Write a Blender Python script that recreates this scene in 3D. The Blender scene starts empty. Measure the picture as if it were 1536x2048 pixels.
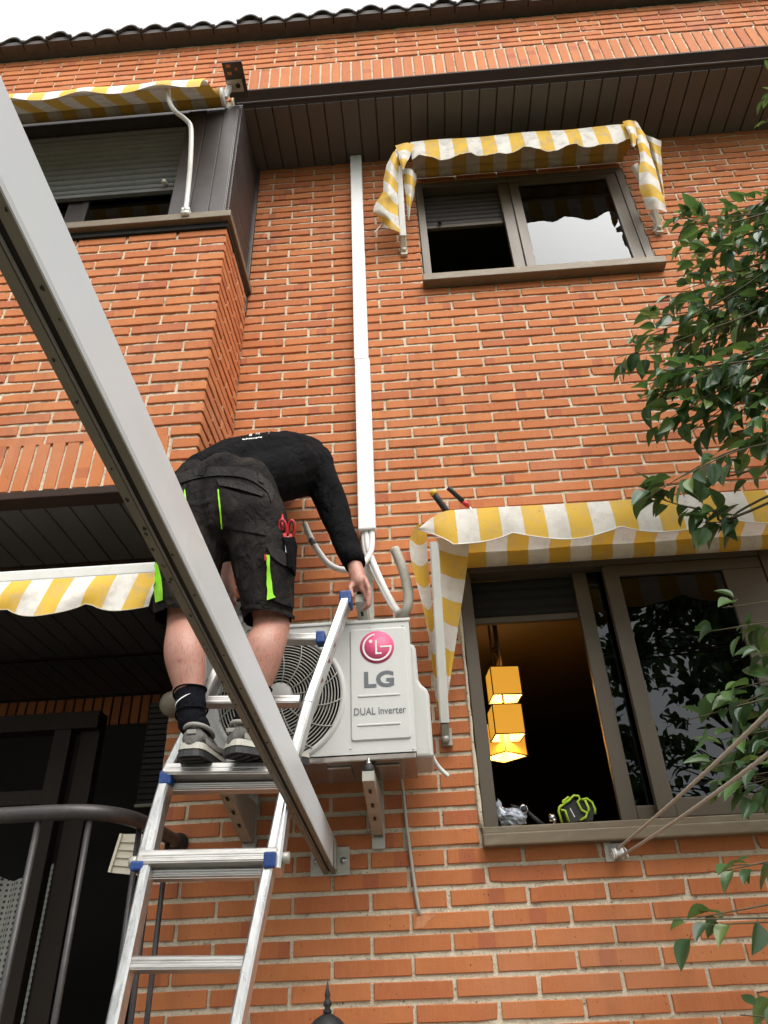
import bpy, bmesh, math, random
from mathutils import Vector, Matrix, noise
from mathutils.bvhtree import BVHTree
R = random.Random(11)
S = bpy.context.scene
COL = S.collection

# ------------------------------------------------------------------ camera
CAM = Vector((0.2021, -2.60005, 1.6))
CR = Vector((0.99730353, 0.06342273, -0.03692188))
CU = Vector((0.06555448, -0.54374221, 0.83668813))
CB = Vector((0.03298906, -0.83685242, -0.54643367))
FPX = 1437.35
cam = bpy.data.cameras.new('camera')
camo = bpy.data.objects.new('camera', cam)
COL.objects.link(camo)
camo.matrix_world = Matrix(((CR.x, CU.x, CB.x, CAM.x), (CR.y, CU.y, CB.y, CAM.y), (CR.z, CU.z, CB.z, CAM.z), (0, 0, 0, 1)))
cam.sensor_fit = 'VERTICAL'
cam.sensor_height = 24.0
cam.lens = 24.0 * FPX / 2048.0
cam.clip_start = 0.02
cam.clip_end = 500
S.camera = camo

# ------------------------------------------------------------------ sky, sun, exposure
SUN_EL, SUN_AZ = math.radians(52), math.radians(152)     # azimuth measured from +Y towards +X
W = bpy.data.worlds.new('World')
S.world = W
W.use_nodes = True
nt = W.node_tree
bg = nt.nodes['Background']
sky = nt.nodes.new('ShaderNodeTexSky')
sky.sky_type = 'NISHITA'
sky.sun_disc = False
sky.sun_elevation = SUN_EL
sky.sun_rotation = SUN_AZ
sky.dust_density = 4.0
sky.air_density = 1.0
hs = nt.nodes.new('ShaderNodeHueSaturation')
hs.inputs['Saturation'].default_value = 0.13          # overcast: grey-white cloud deck
nt.links.new(sky.outputs[0], hs.inputs['Color'])
ov = nt.nodes.new('ShaderNodeMix')                    # even cloud layer over the whole sky
ov.data_type = 'RGBA'
ov.inputs[0].default_value = 0.6
ov.inputs[7].default_value = (4.0, 4.05, 4.15, 1)
nt.links.new(hs.outputs[0], ov.inputs[6])
nt.links.new(ov.outputs[2], bg.inputs[0])
bg.inputs[1].default_value = 0.15
sun = bpy.data.lights.new('sun', 'SUN')
sun.energy = 1.5
sun.angle = math.radians(55)
sun.color = (1.0, 0.96, 0.9)
suno = bpy.data.objects.new('sun', sun)
COL.objects.link(suno)
sd = Vector((math.sin(SUN_AZ) * math.cos(SUN_EL), math.cos(SUN_AZ) * math.cos(SUN_EL), math.sin(SUN_EL)))
suno.rotation_euler = sd.to_track_quat('Z', 'Y').to_euler()
suno.location = (0, -4, 9)
S.view_settings.view_transform = 'Standard'
S.view_settings.look = 'None'
S.view_settings.gamma = 1
S.view_settings.exposure = 1.36
S.cycles.max_bounces = 5
S.cycles.diffuse_bounces = 2
S.cycles.glossy_bounces = 3
S.cycles.transmission_bounces = 3
S.cycles.transparent_max_bounces = 8
S.cycles.caustics_reflective = False
S.cycles.caustics_refractive = False

# ------------------------------------------------------------------ helpers
def at(px, py, Y):
    """point on the plane y = Y seen at photograph pixel (px, py)"""
    d = -CB + CR * ((px - 768) / FPX) + CU * ((1024 - py) / FPX)
    return CAM + d * ((Y - CAM.y) / d.y)

def atz(px, py, Z):
    d = -CB + CR * ((px - 768) / FPX) + CU * ((1024 - py) / FPX)
    return CAM + d * ((Z - CAM.z) / d.z)

def atyz(px, Y, Z):
    """point at depth Y and height Z seen in photograph column px"""
    k = (px-768)/FPX; d = Vector((0, Y-CAM.y, Z-CAM.z))
    return Vector((CAM.x+(-k*d.dot(CB)-d.dot(CR))/(CR.x+k*CB.x), Y, Z))

def pray(px, py):
    return (-CB + CR * ((px - 768) / FPX) + CU * ((1024 - py) / FPX)).normalized()

def V(*a):
    return Vector(a)

def off(o):
    v = Vector((0, 0, 0))
    while o is not None:
        v += o.location
        o = o.parent
    return v

def tag(o, label=None, cat=None, group=None, kind=None):
    if label: o['label'] = label
    if cat: o['category'] = cat
    if group: o['group'] = group
    if kind: o['kind'] = kind
    return o

def thing(name, label, cat, loc, group=None):
    o = bpy.data.objects.new(name, None)
    o.empty_display_size = 0.1
    COL.objects.link(o)
    o.location = loc
    return tag(o, label, cat, group)

class MB:
    """collects shapes in world space, then becomes one mesh object"""
    def __init__(s):
        s.v = []; s.f = []; s.sm = []; s.at = {}
    def add(s, vs, fs, smooth=False, **attrs):
        b = len(s.v)
        s.v += [tuple(p) for p in vs]
        s.f += [tuple(i + b for i in f) for f in fs]
        s.sm += [smooth] * len(fs)
        for k in set(list(attrs) + list(s.at)):
            a = s.at.setdefault(k, [0.0] * b)
            val = attrs.get(k, 0.0)
            a += list(val) if isinstance(val, (list, tuple)) else [val] * len(vs)
        return s
    def box(s, c, d, rot=None):
        c = Vector(c); x, y, z = d[0] / 2, d[1] / 2, d[2] / 2
        vs = [Vector(p) for p in ((-x,-y,-z),(x,-y,-z),(x,y,-z),(-x,y,-z),(-x,-y,z),(x,-y,z),(x,y,z),(-x,y,z))]
        if rot is not None: vs = [rot @ p for p in vs]
        return s.add([c + p for p in vs], [(3,2,1,0),(4,5,6,7),(0,1,5,4),(1,2,6,5),(2,3,7,6),(3,0,4,7)])
    def bb(s, x0, x1, y0, y1, z0, z1):
        return s.box(((x0+x1)/2, (y0+y1)/2, (z0+z1)/2), (abs(x1-x0), abs(y1-y0), abs(z1-z0)))
    def bbev(s, x0, x1, y0, y1, z0, z1, b=0.003):
        """box with chamfered edges"""
        bm = bmesh.new()
        bmesh.ops.create_cube(bm, size=1)
        for v in bm.verts:
            v.co = Vector(((x0+x1)/2 + v.co.x*abs(x1-x0), (y0+y1)/2 + v.co.y*abs(y1-y0), (z0+z1)/2 + v.co.z*abs(z1-z0)))
        bmesh.ops.bevel(bm, geom=bm.edges[:], offset=b, segments=2, affect='EDGES', profile=0.6)
        return s.bm(bm)
    def bm(s, bm, smooth=False):
        bm.verts.index_update()
        s.add([v.co for v in bm.verts], [[v.index for v in f.verts] for f in bm.faces], smooth)
        bm.free(); return s
    def bar(s, a, b, w, h, up=(0, 0, 1), cham=0.0):
        """rectangular bar from a to b, w across, h along up"""
        a, b, up = Vector(a), Vector(b), Vector(up)
        d = (b - a).normalized(); side = d.cross(up).normalized(); u = side.cross(d).normalized()
        if cham <= 0:
            prof = [(-w/2,-h/2),(w/2,-h/2),(w/2,h/2),(-w/2,h/2)]
        else:
            c = cham
            prof = [(-w/2+c,-h/2),(w/2-c,-h/2),(w/2,-h/2+c),(w/2,h/2-c),(w/2-c,h/2),(-w/2+c,h/2),(-w/2,h/2-c),(-w/2,-h/2+c)]
        return s.sweep([a, b], prof, side, u)
    def sweep(s, path, prof, side, u, caps=True):
        n = len(prof); vs = []
        for p in path: vs += [Vector(p) + side*x + u*y for x, y in prof]
        fs = []
        for k in range(len(path)-1):
            for i in range(n):
                j = (i+1) % n
                fs.append((k*n+i, k*n+j, (k+1)*n+j, (k+1)*n+i))
        if caps:
            fs.append(tuple(reversed(range(n)))); fs.append(tuple(range((len(path)-1)*n, len(path)*n)))
        return s.add(vs, fs)
    def tube(s, pts, rad, n=10, caps=True, smooth=True, flat=1.0, flatdir=None):
        pts = [Vector(p) for p in pts]
        if not isinstance(rad, (list, tuple)): rad = [rad] * len(pts)
        vs = []; prev = None
        for k, p in enumerate(pts):
            d = (pts[min(k+1, len(pts)-1)] - pts[max(k-1, 0)]).normalized()
            if prev is None:
                ref = Vector(flatdir) if flatdir is not None else (Vector((0,0,1)) if abs(d.z) < 0.9 else Vector((1,0,0)))
                a = (ref - d*ref.dot(d)).normalized()
            else:
                a = (prev - d*prev.dot(d)).normalized()
            prev = a; b = d.cross(a)
            for i in range(n):
                t = 2*math.pi*i/n
                vs.append(p + a*(math.cos(t)*rad[k]*flat) + b*(math.sin(t)*rad[k]))
        fs = []
        for k in range(len(pts)-1):
            for i in range(n):
                j = (i+1) % n
                fs.append((k*n+i, k*n+j, (k+1)*n+j, (k+1)*n+i))
        if caps:
            fs.append(tuple(reversed(range(n)))); fs.append(tuple(range((len(pts)-1)*n, len(pts)*n)))
        return s.add(vs, fs, smooth)
    def cyl(s, a, b, r, n=16, r2=None, smooth=True):
        return s.tube([a, b], [r, r if r2 is None else r2], n, True, smooth)
    def ball(s, c, r, n=12, sc=(1, 1, 1)):
        c = Vector(c); vs = []; fs = []; m = n//2
        for i in range(1, m):
            ph = math.pi*i/m
            for j in range(n):
                t = 2*math.pi*j/n
                vs.append(c + Vector((math.sin(ph)*math.cos(t)*r*sc[0], math.sin(ph)*math.sin(t)*r*sc[1], math.cos(ph)*r*sc[2])))
        top = len(vs); vs.append(c+Vector((0,0,r*sc[2]))); vs.append(c-Vector((0,0,r*sc[2])))
        for i in range(m-2):
            for j in range(n):
                k = (j+1) % n
                fs.append((i*n+j, (i+1)*n+j, (i+1)*n+k, i*n+k))
        for j in range(n):
            k = (j+1) % n
            fs.append((top, j, k)); fs.append((top+1, (m-2)*n+k, (m-2)*n+j))
        return s.add(vs, fs, True)
    def lathe(s, c, prof, n=20, axis='z'):
        c = Vector(c); vs = []; fs = []
        for r, h in prof:
            for j in range(n):
                t = 2*math.pi*j/n
                q = (r*math.cos(t), r*math.sin(t), h)
                if axis == 'y': q = (q[0], q[2], q[1])
                if axis == 'x': q = (q[2], q[0], q[1])
                vs.append(c + Vector(q))
        m = len(prof)
        for i in range(m-1):
            for j in range(n):
                k = (j+1) % n
                fs.append((i*n+j, i*n+k, (i+1)*n+k, (i+1)*n+j))
        fs.append(tuple(reversed(range(n)))); fs.append(tuple(range((m-1)*n, m*n)))
        return s.add(vs, fs, True)
    def prism(s, poly, a, b):
        """polygon (list of 3D points) extruded by vector b-a"""
        d = Vector(b) - Vector(a); n = len(poly)
        vs = [Vector(p) for p in poly] + [Vector(p) + d for p in poly]
        fs = [tuple(range(n)), tuple(reversed(range(n, 2*n)))]
        for i in range(n):
            j = (i+1) % n
            fs.append((i, i+n, j+n, j))
        return s.add(vs, fs)
    def grid(s, rows, smooth=True, **attrs):
        m, n = len(rows), len(rows[0]); vs = [p for r in rows for p in r]
        fs = [(i*n+j, i*n+j+1, (i+1)*n+j+1, (i+1)*n+j) for i in range(m-1) for j in range(n-1)]
        return s.add(vs, fs, smooth, **attrs)
    def build(s, name, mat, parent=None, fixn=True):
        me = bpy.data.meshes.new(name)
        if parent is not None:
            o = off(parent)
        else:
            xs = [p[0] for p in s.v]; ys = [p[1] for p in s.v]; zs = [p[2] for p in s.v]
            o = Vector(((min(xs)+max(xs))/2, (min(ys)+max(ys))/2, min(zs)))
        me.from_pydata([(p[0]-o.x, p[1]-o.y, p[2]-o.z) for p in s.v], [], s.f)
        me.polygons.foreach_set('use_smooth', s.sm)
        for k, a in s.at.items():
            at_ = me.attributes.new(k, 'FLOAT', 'POINT'); at_.data.foreach_set('value', a)
        if fixn:
            b = bmesh.new(); b.from_mesh(me); bmesh.ops.recalc_face_normals(b, faces=b.faces[:]); b.to_mesh(me); b.free()
        me.materials.append(mat)
        ob = bpy.data.objects.new(name, me)
        COL.objects.link(ob)
        if parent is not None: ob.parent = parent
        else: ob.location = o
        return ob

def copyobj(o, parent=None):
    c = o.copy(); COL.objects.link(c); c.parent = parent
    for ch in list(o.children): copyobj(ch, c)
    return c

def cr(pts, n):
    """Catmull-Rom through pts, n samples per span"""
    pts = [Vector(p) for p in pts]
    P = [pts[0]*2-pts[1]] + pts + [pts[-1]*2-pts[-2]]
    out = []
    for i in range(1, len(P)-2):
        for k in range(n):
            t = k/n
            a, b, c, d = P[i-1], P[i], P[i+1], P[i+2]
            out.append(0.5*((2*b)+(c-a)*t+(2*a-5*b+4*c-d)*t*t+(3*b-a-3*c+d)*t**3))
    out.append(pts[-1].copy())
    return out

def loft(lines, nu=6, nv=4):
    ls = [cr(l, nu) for l in lines]
    cols = [cr([l[i] for l in ls], nv) for i in range(len(ls[0]))]
    return [[c[j] for c in cols] for j in range(len(cols[0]))]

# ------------------------------------------------------------------ materials
def nodes(name):
    m = bpy.data.materials.new(name); m.use_nodes = True
    t = m.node_tree
    return m, t, t.nodes['Principled BSDF']

def N(t, kind, **kw):
    n = t.nodes.new('ShaderNode' + kind)
    for k, v in kw.items():
        if hasattr(n, k): setattr(n, k, v)
        else: n.inputs[k].default_value = v
    return n

def math_(t, op, a, b=None, c=None):
    n = t.nodes.new('ShaderNodeMath'); n.operation = op
    for i, x in enumerate((a, b, c)):
        if x is None: continue
        if isinstance(x, (int, float)): n.inputs[i].default_value = x
        else: t.links.new(x, n.inputs[i])
    return n.outputs[0]

def mix(t, fac, a, b, blend='MIX'):
    n = t.nodes.new('ShaderNodeMix'); n.data_type = 'RGBA'; n.blend_type = blend
    for i, x in ((0, fac), (6, a), (7, b)):
        if isinstance(x, (int, float)): n.inputs[i].default_value = x
        elif isinstance(x, tuple): n.inputs[i].default_value = (*x[:3], 1)
        else: t.links.new(x, n.inputs[i])
    return n.outputs[2]

def ramp(t, x, stops):
    n = t.nodes.new('ShaderNodeValToRGB'); e = n.color_ramp.elements
    while len(e) < len(stops): e.new(0.5)
    for k, (p, c) in enumerate(stops):
        e[k].position = p
        e[k].color = (*c, 1) if isinstance(c, tuple) else (c, c, c, 1)
    t.links.new(x, n.inputs[0]); return n.outputs[0]

def pos(t):
    return N(t, 'NewGeometry').outputs['Position']

def ntex(t, vec, scale, detail=4, rough=0.55, dist=0.0):
    n = N(t, 'TexNoise'); n.inputs['Scale'].default_value = scale; n.inputs['Detail'].default_value = min(detail, 2.5)
    n.inputs['Roughness'].default_value = rough; n.inputs['Distortion'].default_value = dist
    t.links.new(vec, n.inputs['Vector']); return n.outputs[0]

def scalev(t, vec, s):
    n = t.nodes.new('ShaderNodeVectorMath'); n.operation = 'MULTIPLY'
    t.links.new(vec, n.inputs[0]); n.inputs[1].default_value = s; return n.outputs[0]

def bump(t, b, h, strength=0.3, dist=0.002, chain=None):
    n = t.nodes.new('ShaderNodeBump'); n.inputs['Strength'].default_value = strength; n.inputs['Distance'].default_value = dist
    t.links.new(h, n.inputs['Height'])
    if chain is not None: t.links.new(chain, n.inputs['Normal'])
    if b is not None: t.links.new(n.outputs[0], b.inputs['Normal'])
    return n.outputs[0]

def simple(name, col, rough=0.5, metal=0.0, var=0.12, scale=14.0, bmp=0.08, bscale=120.0, dirt=0.0, dirtcol=(0.05, 0.045, 0.04), stretch=(1, 1, 1), spec=0.5, coat=0.0):
    m, t, b = nodes(name)
    p = scalev(t, pos(t), stretch)
    n1 = ntex(t, p, scale, 5)
    lo = tuple(c*(1-var*1.6) for c in col); hi = tuple(min(1, c*(1+var)) for c in col)
    c = mix(t, n1, lo, hi)
    if dirt > 0:
        n2 = ntex(t, p, scale*2.3, 8, 0.7)
        k = ramp(t, n2, [(0.52, 0.0), (0.7, 1.0)])
        c = mix(t, math_(t, 'MULTIPLY', k, dirt), c, dirtcol)
    t.links.new(c, b.inputs['Base Color'])
    rr = math_(t, 'MULTIPLY_ADD', n1, 0.25, rough-0.12); t.links.new(rr, b.inputs['Roughness'])
    b.inputs['Metallic'].default_value = metal
    b.inputs['Specular IOR Level'].default_value = spec
    b.inputs['Coat Weight'].default_value = coat
    if bmp > 0: bump(t, b, ntex(t, p, bscale, 3), bmp, 0.002)
    return m

def brick_material():
    m, t, b = nodes('brick_clay')
    p = pos(t)
    tone = N(t, 'Attribute', attribute_name='tone').outputs['Fac']
    bu = N(t, 'Attribute', attribute_name='bu').outputs['Fac']
    base = ramp(t, tone, [(0.0, (0.47, 0.152, 0.055)), (0.3, (0.52, 0.180, 0.065)), (0.6, (0.56, 0.202, 0.072)), (0.85, (0.49, 0.158, 0.058)), (1.0, (0.42, 0.128, 0.056))])
    n = ntex(t, p, 9, 5, 0.6)
    c = mix(t, ramp(t, n, [(0.3, 0.0), (0.75, 0.5)]), base, (0.40, 0.122, 0.048))
    # streaks along the face from the extruder
    st = ntex(t, scalev(t, p, (55, 55, 6)), 3, 3)
    c = mix(t, ramp(t, st, [(0.45, 0.0), (0.8, 0.28)]), c, (0.60, 0.26, 0.12))
    # smoky flash band on some bricks
    cen = math_(t, 'FRACT', math_(t, 'MULTIPLY', tone, 37.7))
    d = math_(t, 'ABSOLUTE', math_(t, 'SUBTRACT', bu, cen))
    band = math_(t, 'LESS_THAN', d, 0.11)
    sel = math_(t, 'GREATER_THAN', math_(t, 'FRACT', math_(t, 'MULTIPLY', tone, 91.3)), 0.80)
    c = mix(t, math_(t, 'MULTIPLY', math_(t, 'MULTIPLY', band, sel), 0.38), c, (0.27, 0.062, 0.05))
    # pits and kiln specks
    vo = N(t, 'TexVoronoi'); vo.inputs['Scale'].default_value = 75; t.links.new(scalev(t, p, (1, 1, 0.6)), vo.inputs['Vector'])
    sp = math_(t, 'MULTIPLY', ramp(t, vo.outputs['Distance'], [(0.10, 1.0), (0.17, 0.0)]), ramp(t, ntex(t, p, 31, 2), [(0.5, 0.0), (0.62, 1.0)]))
    c = mix(t, math_(t, 'MULTIPLY', sp, 0.75), c, (0.10, 0.035, 0.025))
    # lime bloom and grime in big patches
    big = ntex(t, p, 1.6, 4, 0.6)
    c = mix(t, ramp(t, big, [(0.55, 0.0), (0.8, 0.22)]), c, (0.55, 0.36, 0.27))
    drip = ntex(t, scalev(t, p, (9, 9, 0.7)), 1.0, 3)
    c = mix(t, ramp(t, drip, [(0.56, 0.0), (0.75, 0.30)]), c, (0.20, 0.09, 0.055))
    t.links.new(c, b.inputs['Base Color'])
    b.inputs['Roughness'].default_value = 0.82
    b.inputs['Specular IOR Level'].default_value = 0.25
    n2 = bump(t, None, ntex(t, p, 140, 4, 0.65), 0.35, 0.002)
    n3 = bump(t, None, st, 0.15, 0.002, n2)
    bump(t, b, math_(t, 'SUBTRACT', 0.0, sp), 0.5, 0.003, n3)
    return m

def mortar_material():
    m, t, b = nodes('sand_mortar')
    p = pos(t)
    n = ntex(t, p, 160, 6, 0.7)
    n2 = ntex(t, p, 22, 5, 0.65)
    c = mix(t, n, (0.46, 0.38, 0.27), (0.84, 0.75, 0.59))
    c = mix(t, ramp(t, n2, [(0.60, 0.0), (0.72, 0.7)]), c, (0.20, 0.16, 0.11))
    c = mix(t, ramp(t, ntex(t, p, 70, 4, 0.7), [(0.62, 0.0), (0.70, 0.75)]), c, (0.07, 0.055, 0.04))
    t.links.new(c, b.inputs['Base Color'])
    b.inputs['Roughness'].default_value = 0.95
    b.inputs['Specular IOR Level'].default_value = 0.1
    k = bump(t, None, n, 0.9, 0.004)
    bump(t, b, n2, 0.9, 0.008, k)
    return m

def stripe_material(name, dull=0.0, tint=None):
    m, t, b = nodes(name)
    st = N(t, 'Attribute', attribute_name='st').outputs['Fac']
    s = math_(t, 'GREATER_THAN', math_(t, 'FRACT', math_(t, 'MULTIPLY', st, 0.5)), 0.5)
    p = pos(t)
    n = ntex(t, p, 18, 6, 0.65)
    c = mix(t, s, (0.80, 0.77, 0.71), (0.78, 0.49, 0.075))
    c = mix(t, ramp(t, n, [(0.45, 0.0), (0.8, 0.45+dull)]), c, (0.42, 0.36, 0.29))
    spk = ramp(t, ntex(t, p, 60, 6, 0.75), [(0.66, 0.0), (0.74, 0.5)])
    c = mix(t, spk, c, (0.22, 0.18, 0.14))
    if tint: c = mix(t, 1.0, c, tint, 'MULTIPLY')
    t.links.new(c, b.inputs['Base Color'])
    b.inputs['Roughness'].default_value = 0.75
    b.inputs['Specular IOR Level'].default_value = 0.2
    w = bump(t, None, ntex(t, scalev(t, p, (1, 1, 0.4)), 25, 3), 0.35, 0.006)
    bump(t, b, ntex(t, p, 500, 2), 0.15, 0.001, w)
    tr = N(t, 'BsdfTranslucent'); t.links.new(c, tr.inputs['Color'])
    mx = N(t, 'MixShader'); mx.inputs[0].default_value = 0.22-dull*.5
    t.links.new(b.outputs[0], mx.inputs[1]); t.links.new(tr.outputs[0], mx.inputs[2])
    t.links.new(mx.outputs[0], t.nodes['Material Output'].inputs['Surface'])
    return m

def glass_material(name, tint=(0.25, 0.30, 0.28), ior=1.9):
    m, t, b = nodes(name)
    gl = N(t, 'BsdfGlossy'); gl.inputs['Roughness'].default_value = 0.0; gl.inputs['Color'].default_value = (0.95, 0.98, 1, 1)
    tp = N(t, 'BsdfTransparent'); tp.inputs['Color'].default_value = (*tint, 1)
    fr = N(t, 'Fresnel'); fr.inputs['IOR'].default_value = ior
    p = pos(t)
    bp = N(t, 'Bump'); bp.inputs['Strength'].default_value = 0.05; bp.inputs['Distance'].default_value = 0.01
    t.links.new(ntex(t, p, 5, 2), bp.inputs['Height'])
    t.links.new(bp.outputs[0], gl.inputs['Normal']); t.links.new(bp.outputs[0], fr.inputs['Normal'])
    mx = N(t, 'MixShader')
    t.links.new(fr.outputs[0], mx.inputs[0]); t.links.new(tp.outputs[0], mx.inputs[1]); t.links.new(gl.outputs[0], mx.inputs[2])
    t.links.new(mx.outputs[0], t.nodes['Material Output'].inputs['Surface'])
    return m

def leaf_material():
    m, t, b = nodes('leaf_green')
    rnd = N(t, 'ObjectInfo').outputs['Random']
    tone = N(t, 'Attribute', attribute_name='tone').outputs['Fac']
    x = math_(t, 'FRACT', math_(t, 'ADD', rnd, tone))
    c = ramp(t, x, [(0.0, (0.034, 0.078, 0.036)), (0.4, (0.058, 0.128, 0.050)), (0.7, (0.088, 0.180, 0.062)), (0.9, (0.14, 0.25, 0.07)), (1.0, (0.22, 0.29, 0.08))])
    c = mix(t, ntex(t, pos(t), 40, 3), c, mix(t, 0.35, c, (0.02, 0.04, 0.02)))
    t.links.new(c, b.inputs['Base Color'])
    b.inputs['Roughness'].default_value = 0.34
    b.inputs['Specular IOR Level'].default_value = 0.5
    bump(t, b, ntex(t, pos(t), 90, 2), 0.15, 0.002)
    tr = N(t, 'BsdfTranslucent'); t.links.new(mix(t, 0.4, c, (0.16, 0.30, 0.04)), tr.inputs['Color'])
    mx = N(t, 'MixShader'); mx.inputs[0].default_value = 0.28
    t.links.new(b.outputs[0], mx.inputs[1]); t.links.new(tr.outputs[0], mx.inputs[2])
    t.links.new(mx.outputs[0], t.nodes['Material Output'].inputs['Surface'])
    return m

def emit(name, col, strength):
    m, t, b = nodes(name)
    b.inputs['Base Color'].default_value = (*col, 1)
    b.inputs['Emission Color'].default_value = (*col, 1)
    b.inputs['Emission Strength'].default_value = strength
    b.inputs['Roughness'].default_value = 0.8
    return m

def cloth_material(name, col, wear=(0.10, 0.09, 0.08), wamt=0.35, wr=0.9):
    m, t, b = nodes(name)
    p = pos(t)
    n = ntex(t, p, 11, 6, 0.65)
    c = mix(t, ramp(t, n, [(0.42, 0.0), (0.78, wamt)]), col, wear)
    t.links.new(c, b.inputs['Base Color'])
    b.inputs['Roughness'].default_value = wr
    b.inputs['Specular IOR Level'].default_value = 0.08
    k = bump(t, None, ntex(t, scalev(t, p, (1, 1, 0.55)), 20, 4, 0.55, 1.8), 0.9, 0.016)
    bump(t, b, ntex(t, p, 600, 2), 0.2, 0.001, k)
    return m

def skin_material():
    m, t, b = nodes('skin')
    p = pos(t)
    n = ntex(t, p, 16, 5, 0.6)
    c = mix(t, n, (0.34, 0.155, 0.11), (0.50, 0.265, 0.20))
    c = mix(t, ramp(t, ntex(t, p, 42, 3), [(0.45, 0.0), (0.72, 0.5)]), c, (0.46, 0.16, 0.12))
    hair = ramp(t, ntex(t, scalev(t, p, (330, 330, 55)), 1.0, 2), [(0.56, 0.0), (0.66, 0.55)])
    c = mix(t, hair, c, (0.16, 0.08, 0.05))
    t.links.new(c, b.inputs['Base Color'])
    b.inputs['Roughness'].default_value = 0.5
    bump(t, b, ntex(t, p, 260, 3), 0.15, 0.001)
    return m

M = {}
M['brick'] = brick_material()
M['mortar'] = mortar_material()
M['stripe'] = stripe_material('striped_canvas')
M['stripe_old'] = stripe_material('weathered_striped_canvas', 0.25)
M['stripe_shaded'] = stripe_material('shaded_weathered_canvas', 0.25, (0.50, 0.46, 0.40))  # weathered canvas with the shade under the canopies tinted into its colour
M['glass'] = glass_material('window_glass', (0.22, 0.26, 0.25), 1.42)
M['glass_dark'] = glass_material('dark_window_glass', (0.06, 0.085, 0.072), 1.48)
M['leaf'] = leaf_material()
M['bronze'] = simple('bronze_aluminium', (0.094, 0.072, 0.048), 0.45, 0.15, 0.15, 8, 0.05, 200, 0.25, (0.10, 0.085, 0.065), (1, 1, 0.3))
M['bronze_sill'] = simple('weathered_bronze_sill', (0.165, 0.125, 0.078), 0.55, 0.1, 0.2, 12, 0.1, 150, 0.5, (0.24, 0.20, 0.14), (0.4, 1, 1))
M['brown_metal'] = simple('brown_lacquered_metal', (0.042, 0.033, 0.031), 0.46, 0.0, 0.15, 7, 0.04, 150, 0.2, (0.11, 0.09, 0.08))
M['brown_trim'] = simple('brown_painted_trim', (0.042, 0.025, 0.019), 0.65, 0.0, 0.25, 6, 0.06, 100, 0.3, (0.10, 0.055, 0.038), (0.3, 1, 1), 0.15)
M['soffit'] = simple('brown_soffit_board', (0.105, 0.096, 0.092), 0.6, 0.0, 0.15, 5, 0.08, 90, 0.1, (0.09, 0.075, 0.06), (1, 0.15, 1))
M['shutter'] = simple('grey_brown_shutter', (0.21, 0.21, 0.212), 0.45, 0.0, 0.12, 9, 0.04, 150, 0.2)
M['shutter_dark'] = simple('shaded_brown_shutter', (0.035, 0.028, 0.023), 0.5, 0.0, 0.12, 9, 0.04, 150, 0.2)  # brown shutter, its colour darkened for the shade deep in the opening
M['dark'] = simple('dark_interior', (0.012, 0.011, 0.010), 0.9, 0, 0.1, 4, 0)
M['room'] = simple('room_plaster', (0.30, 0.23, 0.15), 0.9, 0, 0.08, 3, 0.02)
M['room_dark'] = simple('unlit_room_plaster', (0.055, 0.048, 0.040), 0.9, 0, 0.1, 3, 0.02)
M['loggia_wood'] = simple('shaded_frame_wood', (0.026, 0.018, 0.013), 0.6, 0, 0.2, 6, 0.05, 60, 0.1, (0.02, 0.015, 0.01), (6, 6, .4), 0.2)  # door frame brown with the recess shade put into the colour
M['loggia'] = simple('shaded_loggia_wall', (0.020, 0.017, 0.014), 0.8, 0, 0.15, 4, 0.05)  # shade of the recess painted in as a near-black wall colour
M['white'] = simple('white_plastic', (0.80, 0.80, 0.78), 0.38, 0, 0.03, 5, 0.02, 100, 0.05, (0.5, 0.48, 0.44))
M['cream'] = simple('cream_plastic', (0.62, 0.57, 0.46), 0.5, 0, 0.08, 9, 0.05, 90, 0.2, (0.35, 0.30, 0.22))
M['arm'] = simple('white_lacquered_arm', (0.72, 0.71, 0.67), 0.4, 0.05, 0.06, 9, 0.03, 100, 0.2, (0.42, 0.38, 0.32))
M['casing'] = simple('ivory_painted_steel', (0.56, 0.56, 0.535), 0.4, 0, 0.03, 4, 0.03, 220, 0.06, (0.45, 0.42, 0.36))
M['casing_side'] = simple('ivory_plastic_cover', (0.52, 0.52, 0.49), 0.45, 0, 0.04, 4, 0.03, 150, 0.08, (0.4, 0.38, 0.33))
M['base_metal'] = simple('galvanised_base', (0.42, 0.37, 0.33), 0.22, 0.75, 0.25, 10, 0.15, 14, 0.3, (0.22, 0.13, 0.09))
M['grille'] = simple('grille_wire', (0.42, 0.41, 0.37), 0.5, 0.0, 0.08, 20, 0)
M['pink'] = simple('pink_print', (0.66, 0.085, 0.20), 0.5, 0, 0.03, 5, 0)
M['grey_print'] = simple('grey_print', (0.115, 0.125, 0.14), 0.5, 0, 0.05, 9, 0)
M['white_print'] = simple('white_print', (0.75, 0.74, 0.72), 0.6, 0, 0.05, 9, 0)
M['alu'] = simple('scuffed_aluminium', (0.64, 0.64, 0.63), 0.30, 0.85, 0.18, 18, 0.08, 160, 0.5, (0.34, 0.31, 0.28), (3, 3, 0.35))
M['alu_rung'] = simple('scuffed_aluminium_rung', (0.56, 0.545, 0.52), 0.36, 0.75, 0.2, 24, 0.1, 160, 0.5, (0.36, 0.32, 0.27), (0.4, 3, 3))
M['steel'] = simple('galvanised_bracket', (0.42, 0.41, 0.36), 0.45, 0.4, 0.12, 18, 0.06, 120, 0.2)
M['zinc'] = simple('zinc_bolt', (0.55, 0.56, 0.57), 0.3, 0.9, 0.1, 60, 0)
M['blue'] = simple('blue_plastic', (0.012, 0.055, 0.24), 0.45, 0, 0.25, 40, 0.1, 120, 0.3, (0.10, 0.13, 0.22))
M['black'] = simple('black_rubber', (0.018, 0.018, 0.019), 0.6, 0, 0.15, 25, 0.05)
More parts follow.
